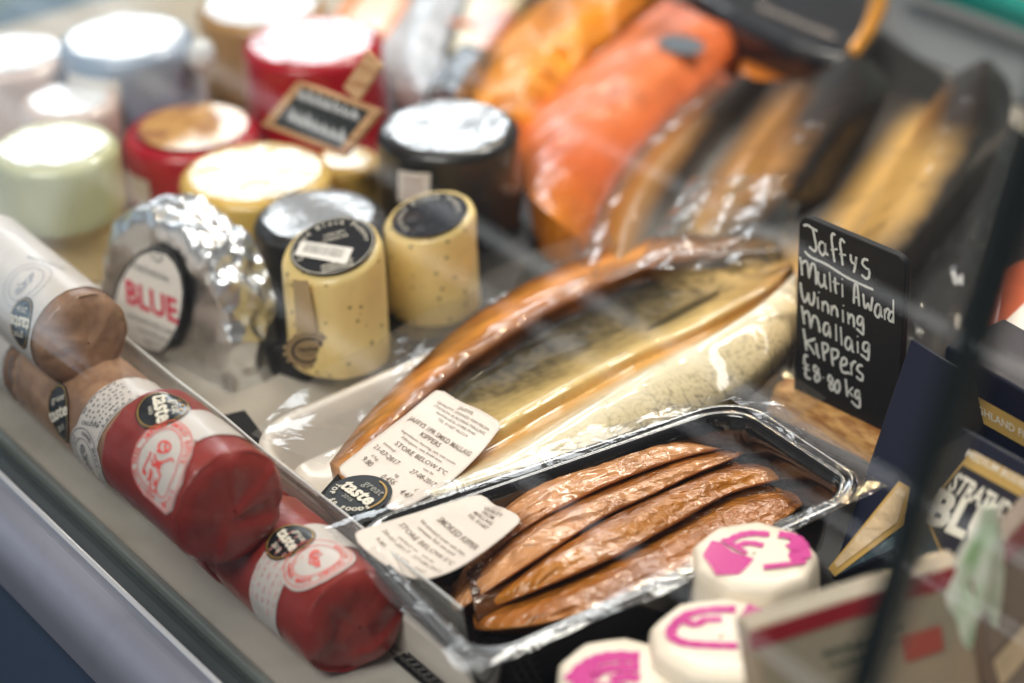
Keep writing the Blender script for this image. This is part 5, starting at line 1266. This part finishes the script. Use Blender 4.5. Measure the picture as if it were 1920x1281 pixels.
# front carton with the label
t, pc, n = carton('navy carton with a gold framed black name label, nearest of the cartons', [(1806, 800, 0.092), (2010, 912, 0.092), (1690, 965, 0.060)], [], 0.036, at(1850, 960, 0.0))
for o in list(t.children): bpy.data.objects.remove(o)
q4 = [np.array(onplane(x, y, pc.o, pc.n)) for x, y in ((1990, 1110), (1790, 1110))]; A_, B_, D_ = at(1806, 800, 0.092), at(2010, 912, 0.092), at(1690, 965, 0.060)
mb = MB(); mb.prism([A_, B_] + q4 + [D_], -pc.n * 0.036); o = obj('box', mb, M_navy, t, sharp=30); bevelmod(o, 0.0012)
mb = MB(); q = [pc.inv(*p) for p in ((1824, 845), (1990, 934), (1935, 1010), (1782, 1075), (1733, 962))]; put_poly(mb, pc.pt, q, 0.0004, 3); gl_ = obj('gold_frame', mb, M_goldc, t)
mb = MB(); q = [pc.inv(*p) for p in ((1808, 874), (1990, 974), (1932, 992), (1776, 1056), (1741, 960))]; put_poly(mb, pc.pt, q, 0.0008, 3); pn = obj('black_panel', mb, mat('label_blue_black', lin(30, 29, 40), rough=0.4, coat=0.2), gl_)
mb = MB(); d = Decal(pc, (1836, 862), (1990, 946)); put_text(mb, d, 'MEDIUM BODIED BLUE CHEESE', 0.004, 0.0, 0.0046, 0.0009, bold=0.01); obj('band_lettering', mb, M_cream_ink, gl_)
mb = MB(); d = Decal(pc, (1797, 910), (1925, 985)); put_text(mb, d, 'STRATHDON', 0, 0, 0.0112, 0.0012, sx=0.62, bold=0.03); d = Decal(pc, (1745, 950), (1908, 1022)); put_text(mb, d, 'BLUE', 0.0, 0, 0.0205, 0.0012, bold=0.045, sx=0.92); obj('name_lettering', mb, M_cream_ink, pn)
mb = MB(); q = [pc.inv(*p) for p in ((1733, 966), (1782, 1078), (1770, 1100), (1690, 1100), (1672, 1000))]; put_poly(mb, pc.pt, q, 0.0005, 3); obj('teal_print', mb, M_tealp, t)
# red salmon pack with receipt at the right edge
t = thing('salmon_pack', 'deep orange salmon pack with a white receipt at the right picture edge', 'fish pack', at(1900, 600, 0.02), 'smoked fish packs at the back')
mb = MB(); mb.prism([at(*q) for q in ((1860, 500, 0.05), (2000, 440, 0.05), (2000, 760, 0.05), (1836, 660, 0.05))], (0, 0, -0.03)); o = obj('fish', mb, mat('deep_salmon', lin(176, 78, 40), rough=0.3, coat=0.7, var=0.2, vs=30), t); bevelmod(o, 0.006, 3)
pp = Plane(at(1900, 620, 0.052), EV, NV); mb = MB(); put_poly(mb, pp.pt, [pp.inv(*p) for p in ((1836, 645), (1935, 555), (2000, 600), (2000, 730), (1930, 700))], 0.0, 3); rc = obj('receipt_label', mb, M_receipt, t)
mb = MB(); d = Decal(pp, (1860, 640), (1960, 695)); put_text(mb, d, '27-07-2017', 0.0, 0.0, 0.0058, 0.0006, sx=0.8); put_text(mb, d, 'STORE BELOW 5', 0.003, 0.008, 0.0040, 0.0006, sx=0.8); put_text(mb, d, 'SMOKED SALMON', 0.008, 0.016, 0.0045, 0.0006, sx=0.8); put_text(mb, d, 'kg', -0.004, -0.007, 0.0035, 0.0006); obj('receipt_print', mb, M_receipt_ink, rc)

# ------------------------------------------------------------------ paper wrapped pink printed cheeses
M_cpaper = mat('cream_wrap_paper', lin(232, 220, 202), rough=0.5, var=0.05, vs=40, bump=0.25, bs=70, bdist=0.002, coat=0.25, crough=0.15)
M_mag = mat('magenta_print', lin(190, 18, 132), rough=0.5, var=0.1, vs=80, coat=0.12, crough=0.12, spec=0.3)
GK = 'paper wrapped cheeses with magenta print'


def papercheese(label, px, py, zt, rx, ry_t, strokes, blobs=(), seed=0, n=9):
    top = at(px, py, zt); r = rx * depth(top) / F; base = np.array([top[0], top[1], 0.002]); t = thing('paper_cheese', label, 'cheese', base, GK); h = zt - 0.002
    seg = 72; vs = []
    def rad(q, k): 
        a = (q * n / (2 * math.pi)) % 1; return 1 - 0.05 * k * (4 * a * (1 - a)) + 0.02 * nz((math.cos(q) * 2, math.sin(q) * 2, k), 1, seed)
    prof = [(r * 1.02, 0.0, 0.5), (r * 1.045, h * 0.25, 0.6), (r * 1.04, h * 0.5, 0.8), (r * 1.02, h * 0.72, 1), (r * 1.0, h * 0.86, 1), (r * 0.975, h * 0.94, 1), (r * 0.935, h * 0.982, 1), (r * 0.87, h, 1), (r * 0.7, h + 0.0004, 1), (r * 0.4, h + 0.0006, 0.5), (r * 0.03, h + 0.0006, 0)]
    for i in range(seg):
        q = 2 * math.pi * i / seg
        for (a, z, k) in prof: vs.append(base + np.array([a * rad(q, k) * math.cos(q), a * rad(q, k) * math.sin(q), z + (0.0006 * nz((a * 60 * math.cos(q), a * 60 * math.sin(q), seed), 1) if h * 0.7 < z < h * 0.95 else 0)]))
    mb = MB(); mb.grid(vs, seg, len(prof), True); obj('wrapper', mb, M_cpaper, t, sharp=60)
    pl = Plane(base + ZV * (h + 0.0009), np.array([1, 0, 0]), np.array([0, 1, 0])); mb = MB(); zf = lambda x, y: pl.inv(1030 + x * 0.2865, 970 + y * 0.2865)
    for b in blobs: put_poly(mb, pl.pt, [zf(*q) for q in b], 0.0, 3)
    for k, (w, st) in enumerate(strokes): put_stroke(mb, pl.pt, [zf(*q) for q in st], w * 0.2865 / 4250 * 2.3, 0.00008 * (k + 1), taper=False)
    obj('magenta_print', mb, M_mag, t); return t


papercheese('cream paper cheese with a solid magenta heart shape, furthest back of the three', 1414, 1040, 0.052, 122, 0, [(26, [(1180, 155), (1235, 122), (1330, 104), (1440, 112)]), (22, [(1230, 190), (1300, 168), (1400, 186)]), (30, [(1500, 112), (1600, 130), (1660, 185), (1680, 270)]), (18, [(1560, 310), (1670, 292)]), (50, [(1585, 165), (1650, 205)]), (20, [(1400, 330), (1560, 312)]), (18, [(1130, 150), (1200, 190), (1290, 240)])], [[(1060, 150), (1130, 165), (1200, 225), (1340, 268), (1300, 320), (1240, 372), (1090, 375), (1050, 310), (1005, 250)], [(1560, 125), (1650, 160), (1690, 230), (1680, 300), (1600, 312), (1560, 250), (1590, 190)]], 1)
papercheese('cream paper cheese with a magenta oval ring, middle one of the three', 1352, 1196, 0.052, 142, 0, [(28, [(1220, 602), (1050, 606), (900, 640), (812, 715), (800, 775), (880, 820), (1050, 836), (1230, 842)]), (24, [(890, 680), (960, 702), (1020, 672), (1130, 668)]), (44, [(1280, 602), (1380, 632), (1450, 668)]), (24, [(1250, 640), (1400, 720), (1330, 810)])], (), 4)
papercheese('cream paper cheese with magenta curls, nearest and lowest of the three', 1160, 1262, 0.046, 122, 0, [(44, [(590, 918), (430, 912), (320, 932), (230, 982), (140, 1075)]), (34, [(590, 985), (440, 985), (320, 1010), (300, 1040), (180, 1062)]), (36, [(590, 1060), (500, 1045), (400, 1070)]), (30, [(150, 1090), (300, 1110), (500, 1120)])], (), 7)

# ------------------------------------------------------------------ packs standing right at the front
GF = 'printed packs at the front right'
t = thing('printed_pack', 'cream printed pack with a dark red top stripe standing against the paper cheeses', 'pack', at(1600, 1250, 0.02), GF)
A_, B_ = at(1404, 1186, 0.096), at(1812, 1056, 0.096); xv = nrm(B_ - A_); bk = nrm(np.cross(xv, ZV)); bk = bk if bk @ fw > 0 else -bk
up = nrm(ZV + bk * 0.35); pp = Plane(A_, xv, up); ln = np.linalg.norm(B_ - A_)
mb = MB(); mb.prism([A_, B_, B_ - up * 0.095, A_ - up * 0.095], bk * 0.012); o = obj('pouch', mb, mat('cream_pouch', lin(142, 132, 114), rough=0.45, coat=0.3, var=0.12, vs=25, c2=lin(160, 140, 116), c2s=14, bump=0.2, bs=40), t, sharp=30); bevelmod(o, 0.002)
mb = MB(); mb.prism([pp.pt(-0.0004, 0.0003, 0.0006), pp.pt(ln + 0.0004, 0.0003, 0.0006), pp.pt(ln + 0.0004, -0.0068, 0.0006), pp.pt(-0.0004, -0.0068, 0.0006)], -pp.n * 0.0004); obj('red_stripe', mb, mat('red_stripe', lin(136, 20, 34), rough=0.4, coat=0.3), t)
mb = MB(); random.seed(11)
for (y, x0, x1, w) in ((-0.018, 0.028, 0.062, 0.0024), (-0.023, 0.03, 0.058, 0.0018)):
    x = x0
    while x < x1: k = random.uniform(0.002, 0.004); put_stroke(mb, pp.pt, [(x, y), (x + k * .5, y + 0.002), (x + k, y)], w * 0.6, 0.0008); x += k + 0.001
obj('green_lettering', mb, mat('dark_green_ink', lin(60, 76, 62)), t)
mb = MB(); put_band(mb, pp.pt, 0.004, ln * 0.6, -0.050, -0.046, 0.0008, 4, 2); put_band(mb, pp.pt, ln * 0.66, ln * 0.84, -0.030, -0.020, 0.0008, 4, 2); obj('red_print', mb, mat('brick_print', lin(160, 74, 62)), t)
t = thing('printed_pack', 'brown printed pack with a red edge and beige stripe beside the pale green reflection shape', 'pack', at(1880, 1200, 0.02), GF)
A_, B_ = at(1818, 1090, 0.094), at(1990, 905, 0.094); xv = nrm(B_ - A_); bk = nrm(np.cross(xv, ZV)); bk = bk if bk @ fw > 0 else -bk; up = nrm(ZV + bk * 0.35); pp = Plane(A_, xv, up); ln = np.linalg.norm(B_ - A_)
mb = MB(); mb.prism([A_, B_, B_ - up * 0.11, A_ - up * 0.11], bk * 0.01); o = obj('pouch', mb, mat('brown_pouch', lin(110, 92, 78), rough=0.45, coat=0.3, var=0.15, vs=25), t, sharp=30); bevelmod(o, 0.002)
mb = MB(); mb.prism([pp.pt(-0.0004, 0.0003, 0.0006), pp.pt(ln, 0.0003, 0.0006), pp.pt(ln, -0.007, 0.0006), pp.pt(-0.0004, -0.007, 0.0006)], -pp.n * 0.0004); obj('red_edge', mb, mat('red_stripe_dark', lin(120, 20, 30), rough=0.4, coat=0.3), t)
mb = MB(); put_band(mb, pp.pt, 0.0, ln, -0.046, -0.034, 0.0008, 4, 2); obj('beige_stripe', mb, mat('beige_print', lin(196, 172, 138)), t)
# upright solid standing in for a blurred reflection
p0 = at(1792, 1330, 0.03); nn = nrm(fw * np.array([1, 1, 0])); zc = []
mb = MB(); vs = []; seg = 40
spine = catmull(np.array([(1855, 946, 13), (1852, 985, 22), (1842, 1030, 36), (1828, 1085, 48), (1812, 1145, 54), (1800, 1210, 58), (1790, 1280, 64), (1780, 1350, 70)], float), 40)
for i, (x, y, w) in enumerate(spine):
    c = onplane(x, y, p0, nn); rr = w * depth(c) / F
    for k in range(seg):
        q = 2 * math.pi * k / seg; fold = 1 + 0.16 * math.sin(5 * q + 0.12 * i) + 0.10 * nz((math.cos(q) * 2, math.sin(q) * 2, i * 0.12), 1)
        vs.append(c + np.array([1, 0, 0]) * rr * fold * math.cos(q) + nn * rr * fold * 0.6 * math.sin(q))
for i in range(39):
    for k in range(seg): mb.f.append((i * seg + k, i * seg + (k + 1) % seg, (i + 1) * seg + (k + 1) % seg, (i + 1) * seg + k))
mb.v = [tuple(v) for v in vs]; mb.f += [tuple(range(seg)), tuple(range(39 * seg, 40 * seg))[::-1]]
single('reflection_shape', mb, mat('green_white_reflection', lin(214, 214, 202), rough=0.35, coat=0.5, crough=0.15, c2=lin(150, 184, 136), c2s=38, c2t=(0.5, 0.64), var=0.06, aniso=(1.4, 1.4, 0.45)), 'pale green and white upright shape standing in for a reflection before the name label', 'wrapper', sharp=60)

# ------------------------------------------------------------------ curved front glass in two panes with a dark joint
gp = catmull(np.array([(-0.2665, 0.0045), (-0.2664, 0.04), (-0.2655, 0.075), (-0.2610, 0.11), (-0.2500, 0.15), (-0.2340, 0.20), (-0.2140, 0.26), (-0.1900, 0.33), (-0.1650, 0.40), (-0.1300, 0.50)]), 40)
gt_ = np.array([nrm(gp[min(i + 1, 39)] - gp[max(i - 1, 0)]) for i in range(40)]); gnn = np.stack([-gt_[:, 1], gt_[:, 0]], 1)   # outward


def joint_err(e):
    q = [proj(W(e, *p)) for p in gp]; return sum(abs(np.interp(y, [k[1] for k in q][::-1], [k[0] for k in q][::-1]) - x) for x, y in ((1640, 1270), (1920, 380)))


em = min(np.linspace(-0.1, 0.6, 701), key=joint_err)


def glass(mb, e0, e1, th, o0=0.0, n=2):
    vs = []
    ring = [(gp[i] + gnn[i] * o0) for i in range(40)] + [(gp[i] + gnn[i] * (o0 + th)) for i in range(39, -1, -1)]
    for e in np.linspace(e0, e1, n):
        for (a, z) in ring: vs.append(W(e, a, z))
    mb.grid(vs, n, 80); mb.f += [(k * 80 + 79, k * 80, (k + 1) * 80, (k + 1) * 80 + 79) for k in range(n - 1)] + [tuple(range(80)), tuple(range((n - 1) * 80, n * 80))]


M_glass = film('display_glass', k=1.0, rough=0.0, ior=1.5, tint=(0.985, 0.995, 0.99))
for (e0, e1, lab) in ((-0.9, em - 0.0052, 'large curved clear front glass over the cheeses and fish, ending at the dark joint'), (em + 0.0052, 1.0, 'second curved clear front glass beyond the dark joint, over the cartons')):
    mb = MB(); glass(mb, e0, e1, 0.006); single('front_glass', mb, M_glass, lab, 'front glass', 'front glasses of the case', sharp=30)
mb = MB(); glass(mb, em - 0.0050, em + 0.0050, 0.0066, -0.0003)
single('glass_joint', mb, mat('dark_green_edge', lin(5, 15, 16), rough=0.4, coat=0.1), 'dark green black joint strip slanting between the two front glasses', 'joint', sharp=30)
